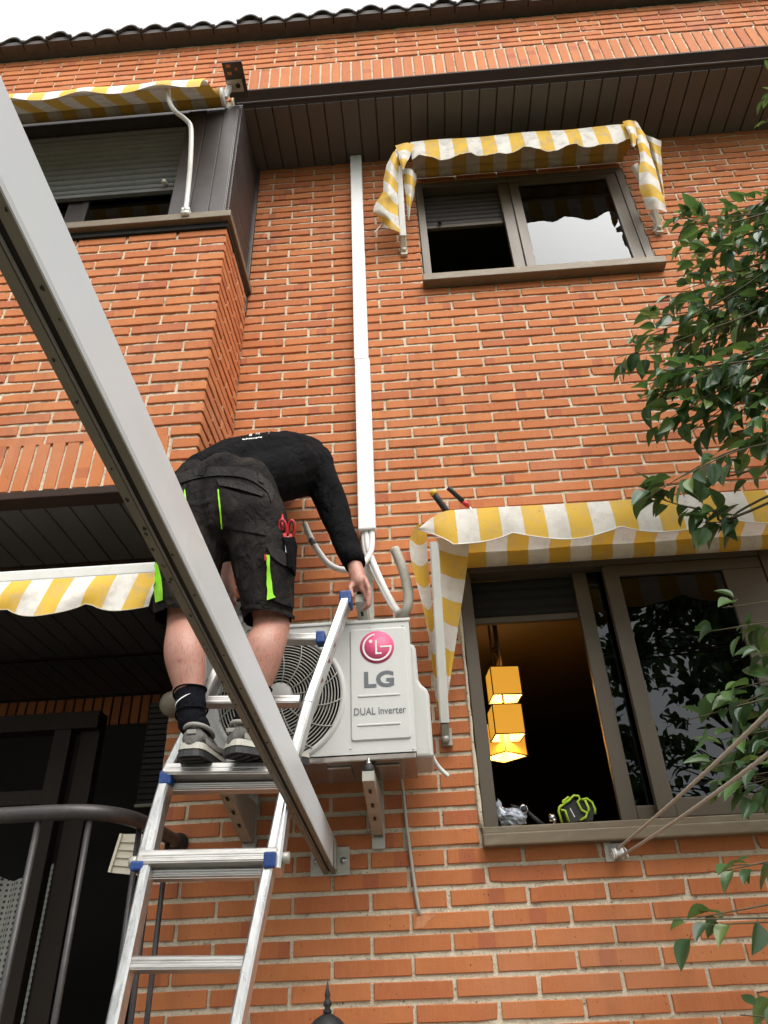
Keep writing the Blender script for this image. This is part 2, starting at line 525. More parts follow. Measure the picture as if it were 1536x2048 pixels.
M['beam'] = simple('white_painted_beam', (0.74, 0.78, 0.81), 0.30, 0, 0.08, 2.2, 0.03, 30, 0.22, (0.52, 0.51, 0.47), (1, 0.35, 1), 0.3, 0.08)
M['beam_low'] = simple('shaded_beam_track', (0.20, 0.20, 0.16), 0.5, 0.1, 0.2, 9, 0.1, 60, 0.0)  # beam paint with its underside shade mixed in as olive grey
M['groove'] = simple('black_track_groove', (0.012, 0.012, 0.011), 0.7, 0, 0.1, 9, 0)
M['dirt'] = simple('dirt_spot', (0.035, 0.032, 0.025), 0.9, 0, 0.2, 60, 0)
M['rail'] = simple('brown_grey_railing_paint', (0.048, 0.044, 0.043), 0.42, 0.1, 0.2, 14, 0.1, 70, 0.2, (0.16, 0.12, 0.09))
M['skin'] = skin_material()
M['sweat'] = cloth_material('black_sweatshirt', (0.0048, 0.0048, 0.0056), (0.013, 0.013, 0.014), 0.35)
M['shorts'] = cloth_material('charcoal_work_shorts', (0.0145, 0.0132, 0.0132), (0.052, 0.042, 0.036), 0.55)
M['shorts_trim'] = cloth_material('charcoal_pocket_canvas', (0.028, 0.026, 0.025), (0.06, 0.055, 0.05), 0.45)
M['neon'] = simple('lime_trim', (0.32, 0.80, 0.02), 0.6, 0, 0.15, 60, 0.1)
M['red'] = simple('red_plastic', (0.60, 0.025, 0.03), 0.4, 0, 0.1, 30, 0)
M['sock'] = cloth_material('black_ribbed_sock', (0.006, 0.006, 0.009), (0.014, 0.014, 0.018), 0.25)
M['shoe'] = cloth_material('grey_suede_shoe', (0.115, 0.110, 0.102), (0.18, 0.172, 0.158), 0.5)
M['shoe_trim'] = simple('pale_shoe_trim', (0.27, 0.255, 0.23), 0.6, 0, 0.12, 40, 0.1)
M['sole_white'] = simple('off_white_midsole', (0.46, 0.44, 0.38), 0.6, 0, 0.12, 40, 0.1, 150, 0.35, (0.3, 0.26, 0.2))
M['hair'] = simple('dark_hair', (0.02, 0.014, 0.010), 0.5, 0, 0.2, 90, 0.5, 300)
M['tile'] = simple('dark_roof_tile', (0.075, 0.062, 0.058), 0.8, 0, 0.25, 9, 0.3, 60, 0.4, (0.12, 0.10, 0.085))
M['pipe_white'] = simple('white_insulated_pipe', (0.78, 0.77, 0.74), 0.55, 0, 0.05, 25, 0.25, 60)
M['pipe_shaded'] = simple('shaded_foam_pipe', (0.42, 0.40, 0.34), 0.7, 0, 0.1, 25, 0.2, 60, 0.2)  # white pipe turned from the light, its shade painted as grey
M['cable'] = simple('grey_cable', (0.42, 0.40, 0.35), 0.55, 0, 0.1, 25, 0)
M['rope'] = simple('sandy_rope', (0.46, 0.40, 0.33), 0.85, 0, 0.15, 60, 0.6, 350)
M['yellow'] = simple('yellow_plastic', (0.75, 0.46, 0.02), 0.45, 0, 0.08, 30, 0)
M['limetool'] = simple('lime_tool_plastic', (0.42, 0.62, 0.03), 0.4, 0, 0.08, 20, 0)
M['bag'] = simple('clear_plastic_bag', (0.50, 0.53, 0.60), 0.2, 0, 0.35, 45, 0.6, 40)
M['chrome'] = simple('tool_steel', (0.62, 0.62, 0.62), 0.18, 1.0, 0.1, 40, 0)
M['bark'] = simple('twig_bark', (0.10, 0.085, 0.045), 0.8, 0, 0.25, 40, 0.4, 80)
M['grass'] = simple('garden_ground', (0.07, 0.075, 0.04), 0.95, 0, 0.4, 3, 0.4, 30)
M['stone'] = simple('terrace_slab', (0.24, 0.21, 0.17), 0.9, 0, 0.2, 5, 0.2, 40)
M['lantern'] = simple('black_cast_lantern', (0.022, 0.022, 0.024), 0.5, 0.3, 0.2, 30, 0.15, 80)
M['globe'] = simple('opal_globe', (0.26, 0.22, 0.17), 0.4, 0, 0.1, 8, 0.02)
M['sticker'] = simple('red_sticker', (0.60, 0.08, 0.04), 0.5, 0, 0.4, 70, 0)
M['lamp_frame'] = simple('lamp_edge', (0.03, 0.015, 0.005), 0.6, 0, 0.1, 9, 0)
M['shade'] = emit('lit_yellow_shade', (1.0, 0.46, 0.05), 0.28)
M['shade_in'] = emit('lit_shade_lining', (1.0, 0.62, 0.12), 0.85)
M['bulb'] = emit('lit_bulb', (1.0, 0.72, 0.28), 6.0)
M['spark'] = emit('small_indoor_light', (1.0, 0.55, 0.2), 5.0)

def curtain_material():
    m, t, b = nodes('dotted_curtain')
    p = pos(t)
    v = N(t, 'TexVoronoi'); v.inputs['Scale'].default_value = 1.0; v.inputs['Randomness'].default_value = 0.0
    t.links.new(scalev(t, p, (45, 0.001, 45)), v.inputs['Vector'])
    k = ramp(t, v.outputs['Distance'], [(0.22, 1.0), (0.30, 0.0)])
    t.links.new(mix(t, k, (0.50, 0.50, 0.46), (0.06, 0.06, 0.055)), b.inputs['Base Color'])
    b.inputs['Roughness'].default_value = 0.9
    return m
M['curtain'] = curtain_material()

# ------------------------------------------------------------------ ground
tag(MB().bb(-60, 60, -60, 60, -0.5, 0.0).build('ground', M['grass']), kind='structure')
tag(MB().bb(-6, 6, -3.6, -0.02, -0.1, 0.004).build('terrace_paving', M['stone']), kind='structure')

# ------------------------------------------------------------------ the building
HZ, Z0 = 0.059725, 1.5147
BX, BY = -0.600, -0.443          # right side and front of the projecting bay
SOF_LOW, SOF_UP = 3.175, 5.94
house = thing('brick_house', 'orange brick house with projecting bay, brown soffits and tiled eaves', 'building', (0.5, 0.2, 0))
WIN_U = (0.374, 1.622, 4.735, 5.66)
WIN_L = (0.384, 1.640, 1.985, 3.02)

bricks = []      # (verts, faces, tone, bu, screen area, owner, kind)
FRAMES = {}
def fr_front(Y):
    return lambda a, b, c: Vector((a, Y - c, b))
def fr_side(X):
    return lambda a, b, c: Vector((X + c, a, b))

def project(p):
    d = p - CAM; w = -d.dot(CB)
    if w <= 0.05: return None
    return (768 + FPX*d.dot(CR)/w, 1024 - FPX*d.dot(CU)/w)

def brick(a0, a1, b0, b1, fr, owner, kind='brick', upright=False):
    if a1-a0 < 0.012 or b1-b0 < 0.008: return
    j = lambda s: R.uniform(-s, s)
    pr = 0.0065 + j(0.0018)
    n = 4 if not upright else 1
    a0 += j(.0016); a1 += j(.0016); b0 += j(.0011); b1 += j(.0011)
    tilt = j(0.0010)
    outl = []
    for i in range(n+1):
        t = i/n
        outl.append((a0+(a1-a0)*t, b0 + tilt*(t-.5)*2 + (j(.0006) if 0 < i < n else 0), t))
    top = []
    for i in range(n+1):
        t = 1-i/n
        top.append((a0+(a1-a0)*t, b1 + tilt*(t-.5)*2 + (j(.0006) if 0 < i < n else 0), t))
    ring = outl + top
    cx, cz = (a0+a1)/2, (b0+b1)/2
    K = len(ring); vs = []; bu = []
    chip = R.choice((0, n, n+1, K-1)) if R.random() < .16 else -1
    cd = R.uniform(.0015, .0045)
    for (dep, ins) in ((-0.012, 0), (pr-0.0022, 0), (pr, 0.0022)):
        for (a, b, t) in ring:
            aa = a + (ins if a < cx else -ins) * (1 if t in (0.0, 1.0) else 0)
            bb = b + (ins if b < cz else -ins)
            dd_ = dep + (j(.0004) if dep == pr else 0)
            if dep > 0 and len(vs) % K == chip:
                bb += cd if b < cz else -cd
                aa += cd*1.3 if t == 0.0 else (-cd*1.3 if t == 1.0 else 0)
                dd_ -= cd*.5
            vs.append(fr(aa, bb, dd_)); bu.append(t if not upright else (b-b0)/(b1-b0))
    fs = []
    for l in range(2):
        for i in range(K):
            k = (i+1) % K
            fs.append((l*K+i, l*K+k, (l+1)*K+k, (l+1)*K+i))
    for i in range(n):
        fs.append((2*K+i, 2*K+i+1, 2*K+K-2-i, 2*K+K-1-i))
    ps = [project(fr(a, b, pr)) for a, b in ((a0, b0), (a1, b0), (a1, b1), (a0, b1))]
    area = 0
    if all(ps):
        q = [(min(max(x, 0), 1536), min(max(y, 0), 2048)) for x, y in ps]
        area = abs(sum(q[i][0]*q[(i+1) % 4][1]-q[(i+1) % 4][0]*q[i][1] for i in range(4)))/2
    bricks.append((vs, fs, R.random(), bu, area, owner, kind))

JX, JZ = 0.0115, 0.0150
def courses(a_lo, a_hi, z_lo, z_hi, zref, fr, owner, openings=(), odd0=0, phase=0.0, corner=None):
    k0 = math.ceil((z_lo - zref)/HZ); k1 = math.floor((z_hi - zref)/HZ)
    for k in range(k0, k1+1):
        zc = zref + k*HZ
        b0, b1 = zc-(HZ-JZ)/2, zc+(HZ-JZ)/2
        if b0 < z_lo or b1 > z_hi:
            b0, b1 = max(b0, z_lo), min(b1, z_hi)
            if b1-b0 < 0.02: continue
        segs = [(a_lo, a_hi)]
        for (x0, x1, z0, z1) in openings:
            if b1 > z0+0.012 and b0 < z1-0.012:
                ns = []
                for s0, s1 in segs:
                    if x0 > s0: ns.append((s0, min(s1, x0)))
                    if x1 < s1: ns.append((max(s0, x1), s1))
                segs = [s for s in ns if s[1]-s[0] > 0.015]
        sh = 0.0 if (k + odd0) % 2 else 0.125
        for s0, s1 in segs:
            base = phase + sh
            i0 = math.floor((s0-base)/0.25)
            x = base + i0*0.25
            wob = R.uniform(-.004, .004)
            while x < s1:
                l, r_ = max(x+JX/2+wob, s0+0.003), min(x+0.25-JX/2+wob, s1-0.003)
                if r_-l > 0.018: brick(l, r_, b0, b1, fr, owner)
                x += 0.25

# --- main wall: mortar body with the two window openings
def wall_slab(mb, x0, x1, y0, y1, z0, z1, holes):
    xs = sorted({x0, x1, *[h[0] for h in holes], *[h[1] for h in holes]})
    zs = sorted({z0, z1, *[h[2] for h in holes], *[h[3] for h in holes]})
    for i in range(len(xs)-1):
        for k in range(len(zs)-1):
            cx, cz = (xs[i]+xs[i+1])/2, (zs[k]+zs[k+1])/2
            if any(h[0] < cx < h[1] and h[2] < cz < h[3] for h in holes): continue
            if cx < x0 or cx > x1: continue
            mb.bb(xs[i], xs[i+1], y0, y1, zs[k], zs[k+1])

mb = MB()
wall_slab(mb, -0.735, 3.4, 0.0055, 0.24, 0.0, 6.3, [WIN_U, WIN_L])
main_wall = mb.build('wall', M['mortar'], house)
tag(main_wall, 'tall orange brick wall behind the air conditioner')
ZSP = Z0+27.5*HZ
courses(-0.735, 3.4, 0.0, ZSP, Z0, fr_front(0), 'main', [WIN_U, WIN_L])
courses(BX+0.001, 3.4, ZSP, SOF_UP, Z0, fr_front(0), 'main', [WIN_U, WIN_L])

# --- bay: front and right side
mb = MB()
mb.bb(-4.2, BX-.0055, BY+.0055, BY+0.2, SOF_LOW+0.012, 4.76)
mb.bb(BX-0.2, BX-.0055, BY+0.2, -0.001, SOF_LOW+0.012, 4.76)
bay_wall = mb.build('bay_wall', M['mortar'], house)
tag(bay_wall, 'projecting brick bay wall at the upper left')
ZB = 4.735 - HZ/2
SOLD_T = 3.440
k = 0
z = ZB
while z > SOF_LOW+0.04:
    b0, b1 = z-(HZ-JZ)/2, z+(HZ-JZ)/2
    lowpart = z < SOLD_T+0.005
    # front face, from the corner leftwards
    x = BX + 0.006
    first = 0.1185 if k % 2 else 0.2385
    if lowpart:
        w = 0.105
        brick(x-w, x, b0, b1, fr_front(BY), 'bay')
    else:
        brick(x-first, x, b0, b1, fr_front(BY), 'bay')
        x -= first+JX
        while x > -4.1:
            brick(x-0.2385, x, b0, b1, fr_front(BY), 'bay'); x -= 0.25
    # side face, from the corner inwards
    a = BY + 0.001
    first = 0.2385 if k % 2 else 0.1185
    while a < -0.03:
        e = min(a+first, -0.012)
        brick(a, e, b0, b1, fr_side(BX), 'bay')
        a = e+JX; first = 0.2385
    z -= HZ; k += 1
x = BX - 0.105 - 0.010
while x > -4.1:
    brick(x-0.0475, x, SOF_LOW+0.03, SOLD_T-0.008, fr_front(BY), 'bay', 'soldier_brick', True)
    x -= 0.0595
# --- upper front above the soffit
UY = -0.45
mb = MB()
mb.bb(-4.2, 4.2, UY+.0055, UY+0.2, 6.005, 6.654)
mb.bb(-4.2, BX-0.06, UY, UY+0.2, 5.87, 6.005)
eave_wall = mb.build('eave_wall', M['mortar'], house)
tag(eave_wall, 'brick band between the brown soffit and the roof tiles')
x = BX + 0.03
while x < 4.0:
    brick(x, x+0.0495, 6.030, 6.262, fr_front(UY), 'eave', 'soldier_brick', True); x += 0.0615
courses(-4.1, 4.1, 6.272, 6.652, 6.305, fr_front(UY), 'eave', phase=0.07)
courses(-4.1, BX+0.022, 6.035, 6.268, 6.305, fr_front(UY), 'eave', phase=0.07)
courses(-4.1, BX-0.065, 5.87, 6.035, 6.305, fr_front(UY), 'eave', phase=0.07)

# --- rough pointing: a displaced mortar skin over the visible joints
def mortar_skin(fr, a0, a1, b0, b1, holes, da, db, owner, base=-0.001):
    na, nb = int((a1-a0)/da), int((b1-b0)/db)
    m_ = MB(); vs = []; fs = []
    for j in range(nb+1):
        b = b0+(b1-b0)*j/nb
        for i in range(na+1):
            a = a0+(a1-a0)*i/na
            q = Vector((a*55, b*70, 3.1)); k1 = noise.noise(q); k2 = noise.noise(q*2.7); k3 = noise.noise(Vector((a*9, b*12, 8.2)))
            vs.append(fr(a, b, base+.0030*k1+.0018*k2+.0028*k3))
    for j in range(nb):
        for i in range(na):
            ca, cb = a0+(a1-a0)*(i+.5)/na, b0+(b1-b0)*(j+.5)/nb
            if any(h[0]-.004 < ca < h[1]+.004 and h[2]-.004 < cb < h[3]+.004 for h in holes): continue
            k = j*(na+1)+i; fs.append((k, k+1, k+na+2, k+na+1))
    m_.add(vs, fs, True)
    tag(m_.build('joint_mortar', M['mortar'], owner, fixn=False), kind='stuff')
mortar_skin(fr_front(0), -0.733, 2.75, 1.30, ZSP, [WIN_L], .013, .0075, main_wall)
mortar_skin(fr_front(0), BX+.002, 2.75, ZSP, SOF_UP, [WIN_U], .013, .0085, main_wall)
mortar_skin(fr_front(BY), -2.1, BX-.002, SOF_LOW+.03, 4.735, [], .013, .0085, bay_wall)
mortar_skin(fr_side(BX), BY+.002, -.002, SOF_LOW+.03, 4.735, [], .013, .0085, bay_wall)
mortar_skin(fr_front(UY), -2.6, 2.7, 6.03, 6.65, [], .016, .010, eave_wall)

# --- hand out the bricks: the 300 that show largest are objects, the rest one mesh per wall
own = {'main': main_wall, 'bay': bay_wall, 'eave': eave_wall}
for kind in ('brick', 'soldier_brick'):
    lst = sorted([b for b in bricks if b[6] == kind], key=lambda b: -b[4])
    rest = {}
    for i, b in enumerate(lst):
        if i < 300 and b[4] > 60:
            m_ = MB(); m_.add(b[0], b[1], False, tone=b[2], bu=b[3])
            m_.build(kind, M['brick'], own[b[5]])
        else:
            rest.setdefault(b[5], MB()).add(b[0], b[1], False, tone=b[2], bu=b[3])
    for o_, m_ in rest.items():
        tag(m_.build('brickwork' if kind == 'brick' else 'soldier_course', M['brick'], own[o_]), kind='stuff')

# --- soffits: planks, edge trims
sof = MB().bb(BX-0.05, 3.4, UY+0.03, 0.0, SOF_UP+0.022, SOF_UP+0.05).build('upper_soffit', M['soffit'], house)
x = BX - 0.045
while x < 3.35:
    MB().bbev(x+0.0035, x+0.0985, UY+0.058, -0.001, SOF_UP+0.0, SOF_UP+0.021, 0.003).build('plank', M['soffit'], sof)
    x += 0.102
MB().prism([V(BX-.05, UY-.012, 6.022), V(BX-.05, UY-.012, 6.010), V(BX-.05, UY+.056, 5.945), V(BX-.05, UY+.056, 5.990)], (0, 0, 0), (4.7, 0, 0)).build('edge_trim', M['brown_trim'], sof)
sof2 = MB().bb(-4.2, BX-0.003, BY+0.03, 1.75, SOF_LOW+0.022, SOF_LOW+0.05).build('bay_soffit', M['soffit'], house)
x = BX - 0.1
while x > -3.4:
    MB().bbev(x, x+0.092, BY+0.07, 0.055, SOF_LOW, SOF_LOW+0.021, 0.003).build('plank', M['soffit'], sof2)
    MB().bbev(x, x+0.092, 0.105, 1.07, SOF_LOW, SOF_LOW+0.021, 0.003).build('plank', M['soffit'], sof2)
    MB().bbev(x, x+0.092, 1.11, 1.70, SOF_LOW, SOF_LOW+0.021, 0.003).build('plank', M['soffit'], sof2)
    x -= 0.0985
MB().bbev(-4.2, BX-0.001, BY-0.010, BY+0.066, SOF_LOW-0.006, SOF_LOW+0.028, 0.004).build('edge_trim', M['brown_trim'], sof2)
MB().bbev(-4.2, -0.737, 0.058, 0.102, SOF_LOW-0.01, SOF_LOW+0.02, 0.003).build('batten', M['brown_trim'], sof2)
MB().bbev(-4.2, -0.737, 1.073, 1.107, SOF_LOW-0.006, SOF_LOW+0.02, 0.003).build('batten', M['brown_trim'], sof2)

# --- roof: eave board and tiles
roof = MB()
roof.bb(-4.2, 4.2, -0.505, UY+0.01, 6.655, 6.690)
roof.add([(-4.2, -0.505, 6.691), (4.2, -0.505, 6.691), (4.2, 3.0, 8.05), (-4.2, 3.0, 8.05)], [(0, 1, 2, 3)])
roof_o = roof.build('roof', M['tile'], house)
tag(roof_o, 'dark tiled roof edge against the white sky')
TP = 0.152
tm = None
x = -3.1
i = 0
while x < 3.1:
    prof = []
    for q in range(13):
        u = q/12
        hgt = 0.012 + 0.058*max(0.0, math.sin(math.pi*min(max((u-0.14)/0.72, 0), 1)))**0.75
        prof.append((u*(TP+0.012), hgt))
    rows = []
    jz = R.uniform(-.006, .006); jy = R.uniform(-.012, .012)
    vs = []; L = 0.45; th = 0.016
    slope = 0.40
    for yy in (0.0, L):
        for (u, h) in prof: vs.append((x+u, -0.560+jy+yy, 6.662+jz+yy*slope+h))
        for (u, h) in prof: vs.append((x+u, -0.560+jy+yy, 6.662+jz+yy*slope+h-th))
    n = len(prof); fs = []
    for q in range(n-1):
        fs.append((q, q+1, 2*n+q+1, 2*n+q)); fs.append((n+q, 3*n+q, 3*n+q+1, n+q+1)); fs.append((q, n+q, n+q+1, q+1)); fs.append((2*n+q, 2*n+q+1, 3*n+q+1, 3*n+q))
    fs.append((0, 2*n, 3*n, n)); fs.append((n-1, 2*n-1, 4*n-1, 3*n-1))
    m_ = MB(); m_.add(vs, fs, False)
    m_.bb(x+0.003, x+TP-0.003, -0.545+jy*0.5, -0.507, 6.648+jz*.3, 6.690+jz)
    m_.build('roof_tile', M['tile'], roof_o)
    x += TP; i += 1

# ------------------------------------------------------------------ windows of the house
def slats(parent, mat, x0, x1, y, z0, z1, p=0.045, name='slat', dep=0.009):
    z = z1
    while z > z0:
        b = max(z-p-0.0005, z0)
        m_ = MB()
        rows = []
        for xx in (x0, x1):
            r_ = []
            for q in range(7):
                t = q/6
                r_.append(Vector((xx, y - dep*math.sin(math.pi*t)**.7, z + (b-z)*t)))
            rows.append(r_)
        m_.grid(rows, True)
        m_.build(name, mat, parent, fixn=False)
        z -= p

def window_frame(mb, x0, x1, z0, z1, y0, y1, w):
    mb.bbev(x0, x0+w, y0, y1, z0, z1, .003); mb.bbev(x1-w, x1, y0, y1, z0, z1, .003)
    mb.bbev(x0+w, x1-w, y0+.001, y1, z1-w, z1, .003); mb.bbev(x0+w, x1-w, y0+.001, y1, z0, z0+w, .003)

# upper right window
x0, x1, z0, z1 = WIN_U
mb = MB(); window_frame(mb, x0+.003, x1-.003, z0+.003, z1-.003, -0.012, 0.075, 0.042)
wu = mb.build('window', M['bronze'], house)
tag(wu, 'upper right window under the torn awning')
m_ = MB(); m_.bbev(x0-.01, x1+.025, -0.065, 0.02, z0-.028, z0+.022, .004); m_.build('sill', M['bronze_sill'], wu)
m_ = MB(); m_.bbev(0.872, 0.935, 0.004, 0.036, z0+.046, z1-.046, .003); m_.bbev(0.936, 0.990, -.008, 0.024, z0+.046, z1-.046, .003)
m_.bbev(0.992, x1-.047, -.006, .022, z0+.046, z0+.082, .003); m_.bbev(0.992, x1-.047, -.006, .022, z1-.088, z1-.046, .003)
m_.bbev(x1-.110, x1-.047, -.007, .023, z0+.0825, z1-.0885, .003)
m_.build('sash', M['bronze'], wu)
MB().bb(0.985, x1-.105, 0.006, 0.010, z0+.078, z1-.084).build('pane', M['glass'], wu)
slats(wu, M['shutter_dark'], x0+.046, x1-.046, 0.055, 5.31, z1-.046, 0.042)
m_ = MB(); m_.bbev(x0+.046, 0.870, 0.040, 0.062, 5.285, 5.312, .003); m_.build('shutter_bar', M['bronze'], wu)
m_ = MB(); m_.cyl((0.50, 0.035, 5.312), (0.50, 0.012, 5.318), 0.011, 10); m_.build('shutter_stop', M['black'], wu)

# lower right window
x0, x1, z0, z1 = WIN_L
mb = MB(); w_ = .048
mb.bbev(x0+.003, x0+.003+w_, -.012, .085, z0+.003, z1-.003, .003); mb.bbev(x1-.003-w_, x1-.003, -.012, .085, z0+.003, z1-.003, .003)
mb.bbev(x0+.052, x1-.052, -.011, .085, z1-.051, z1-.003, .003); mb.bbev(x0+.052, x1-.052, -.011, .085, z0+.003, z0+.030, .003)
wl = mb.build('window', M['bronze'], house)
tag(wl, 'lower right window with the open sash')
m_ = MB(); m_.bbev(x0-.008, x1+.03, -0.066, 0.02, z0-.034, z0+.004, .005); m_.bbev(x0-.006, x1+.03, -0.046, -0.0125, z0+.0045, z0+.026, .003)
m_.build('sill', M['bronze_sill'], wl)
zb, zt = z0+.032, z1-.052
m_ = MB(); m_.bbev(0.852, 0.908, 0.036, 0.064, zb, zt, .003); m_.bbev(0.909, 1.40, 0.037, 0.063, zb, zb+.05, .003); m_.build('sash', M['bronze'], wl)
MB().bb(0.905, 1.45, 0.048, 0.052, zb+.045, zt).build('pane', M['glass'], wl)
m_ = MB(); m_.bbev(0.966, 1.025, -.008, .024, zb, zt, .003); m_.bbev(1.026, x1-.053, -.006, .022, zb+.001, zb+.062, .003)
m_.bbev(1.026, x1-.053, -.006, .022, zt-.05, zt-.001, .003); m_.bbev(1.43, x1-.053, -.007, .023, zb+.063, zt-.051, .003)
m_.build('sash', M['bronze'], wl)
MB().bb(1.02, 1.435, 0.006, 0.010, zb+.058, zt-.046).build('pane', M['glass_dark'], wl)
slats(wl, M['dark'], x0+.05, x1-.05, 0.075, 2.80, zt, 0.042)  # near-black slats: the awning's shade is put into their colour
m_ = MB(); m_.bbev(x0+.05, 0.850, 0.060, 0.082, 2.776, 2.802, .003); m_.build('shutter_bar', M['bronze'], wl)
# sealant bead along the left jamb
m_ = MB()
m_.tube([(0.379+R.uniform(-.002, .002), -0.006, z0+0.03+q*0.045) for q in range(21)], [0.007+R.uniform(-.002, .0025) for q in range(21)], 8)
m_.build('sealant_bead', M['mortar'], wl)

# rooms behind the windows
def room(name, x0, x1, y0, y1, z0, z1, mat, ceil):
    m_ = MB()
    m_.add([(x0,y0,z0),(x1,y0,z0),(x1,y1,z0),(x0,y1,z0),(x0,y0,z1),(x1,y0,z1),(x1,y1,z1),(x0,y1,z1)],
           [(0,1,2,3),(1,2,6,5),(2,3,7,6),(3,0,4,7)])
    o = m_.build(name, mat, house)
    m2 = MB(); m2.bb(x0, x1, y0, y1, z1, z1+.05); m2.build('ceiling', ceil, o)
    return o
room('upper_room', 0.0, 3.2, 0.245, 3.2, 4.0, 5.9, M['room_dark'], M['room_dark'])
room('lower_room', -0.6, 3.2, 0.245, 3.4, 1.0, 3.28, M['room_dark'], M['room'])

# bay window: brown metal box above the sill
BZ0, BZ1 = 4.815, 5.83
mb = MB()
mb.bbev(-0.905, BX-0.012, BY-0.012, BY+0.10, BZ0, BZ1, .006)
bw = mb.build('bay_window', M['brown_metal'], house)
tag(bw, 'brown metal bay window with half lowered shutter')
m_ = MB(); m_.bbev(-0.90, -0.795, BY-0.020, BY-0.0125, BZ0+.002, BZ1, .002); m_.bbev(-0.79, -0.70, BY-0.017, BY-0.0125, BZ0+.002, BZ1, .002)
m_.bbev(-0.695, BX-0.016, BY-0.022, BY-0.0125, BZ0+.002, BZ1, .003); m_.build('corner_cover', M['brown_metal'], bw)
# ribbed right cheek between the corner and the main wall
z = BZ0+.004
while z < 5.92:
    m_ = MB(); m_.bbev(BX-0.05, BX-0.004+R.uniform(-.0008, .0008), BY+0.012, -0.03, z, z+.021, .003); m_.build('cheek_rib', M['brown_metal'], bw)
    z += .0225
MB().bbev(BX-0.06, BX+0.012, -0.029, -0.002, 4.60, 5.93, .003).build('cheek_post', M['brown_metal'], bw)
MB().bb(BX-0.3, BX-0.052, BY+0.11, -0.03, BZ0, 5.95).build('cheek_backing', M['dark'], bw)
m_ = MB()
m_.bbev(-3.6, BX+0.030, BY-0.052, BY+0.05, 4.765, 4.812, .004); m_.bbev(BX-0.05, BX+0.030, BY+0.051, -0.002, 4.765, 4.811, .004)
m_.build('sill', M['bronze_sill'], bw)
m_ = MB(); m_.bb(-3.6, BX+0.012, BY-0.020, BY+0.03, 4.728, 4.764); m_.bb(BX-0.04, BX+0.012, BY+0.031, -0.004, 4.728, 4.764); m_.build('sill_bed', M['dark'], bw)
MB().bbev(-3.6, BX-.014, UY-.004, UY+.15, 5.832, 5.868, .003).build('window_head', M['brown_metal'], bw)
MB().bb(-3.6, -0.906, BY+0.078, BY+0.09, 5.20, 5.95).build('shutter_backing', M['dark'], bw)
slats(bw, M['shutter'], -3.5, -0.907, BY+0.074, 5.215, 5.83, 0.051, dep=.024)
m_ = MB(); m_.bbev(-3.5, -0.908, BY+0.052, BY+0.076, 5.188, 5.2145, .003); m_.build('shutter_bar', M['shutter'], bw)
m_ = MB(); m_.cyl((-0.98, BY+0.06, 5.235), (-0.98, BY+0.015, 5.215), 0.012, 10); m_.build('shutter_stop', M['cream'], bw)
m_ = MB()
m_.bbev(-1.52, -1.44, BY+0.085, BY+0.115, BZ0, 5.30, .003); m_.bbev(-1.437, -1.405, BY+0.080, BY+0.110, BZ0, 5.30, .003)
m_.bbev(-0.955, -0.906, BY+0.080, BY+0.110, BZ0, 5.30, .003); m_.bbev(-3.4, -1.52, BY+0.085, BY+0.115, BZ0, BZ0+.04, .003)
m_.build('sash', M['brown_metal'], bw)
MB().bb(-1.405, -0.955, BY+0.092, BY+0.096, BZ0, 5.30).build('pane', M['glass'], bw)
MB().bb(-3.4, -1.52, BY+0.098, BY+0.102, BZ0+.04, 5.30).build('pane', M['glass'], bw)
m_ = MB()
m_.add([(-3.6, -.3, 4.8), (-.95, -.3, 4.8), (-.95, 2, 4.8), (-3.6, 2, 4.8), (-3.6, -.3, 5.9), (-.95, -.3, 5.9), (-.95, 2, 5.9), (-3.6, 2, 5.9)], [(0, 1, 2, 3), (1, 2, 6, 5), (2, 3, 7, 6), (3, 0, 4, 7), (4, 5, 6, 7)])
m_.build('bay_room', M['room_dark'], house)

# --- loggia under the bay: back wall, jamb, door frames, curtain
mb = MB()
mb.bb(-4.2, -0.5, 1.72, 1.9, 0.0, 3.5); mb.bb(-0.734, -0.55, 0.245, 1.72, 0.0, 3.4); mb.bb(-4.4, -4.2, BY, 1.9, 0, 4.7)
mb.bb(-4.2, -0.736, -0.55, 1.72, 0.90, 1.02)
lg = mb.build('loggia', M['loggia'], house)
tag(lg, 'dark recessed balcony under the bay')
x = -0.75
while x > -3.0:
    m_ = MB(); m_.bbev(x-0.048, x, 1.708, 1.73, 2.985, 3.16, .002)
    o = m_.build('lintel_brick', M['brick'], lg)
    a_ = o.data.attributes.new('tone', 'FLOAT', 'POINT'); v_ = R.random(); a_.data.foreach_set('value', [v_]*len(o.data.vertices))
    x -= 0.061
m_ = MB()
m_.bbev(-1.475, -1.395, 0.60, 0.66, 1.02, 2.62, .004); m_.bbev(-1.370, -1.28, 0.64, 0.70, 1.02, 2.62, .004)
m_.bbev(-1.86, -1.79, 0.60, 0.66, 1.02, 2.62, .004); m_.bbev(-3.4, -1.28, 0.602, 0.70, 2.621, 2.70, .004); m_.bbev(-1.79, -1.475, 0.61, 0.65, 2.30, 2.36, .003)
m_.bbev(-3.4, -1.86, 0.61, 0.65, 2.30, 2.36, .003)
m_.build('door_frame', M['loggia_wood'], lg)
z = 2.93
while z > 2.42:
    m_ = MB(); m_.bbev(-1.28, -0.745, 1.20, 1.22, z-.026, z, .004); m_.build('shutter_slat', M['brown_metal'], lg); z -= .03
MB().bbev(-1.28, -0.745, 1.18, 1.20, 2.385, 2.40, .003).build('shutter_bar', M['cream'], lg)
m_ = MB()
rows = []
for q in range(2):
    rows.append([Vector((-2.3+(at(107, 1770, .86).x+2.3)*i/40, 0.86+0.03*math.sin(i*0.9), (1.02 if q == 0 else at(70, 1745, .86).z+0.03*math.sin(i*.35)))) for i in range(41)])
m_.grid(rows, True); o = m_.build('curtain', M['curtain'], lg)

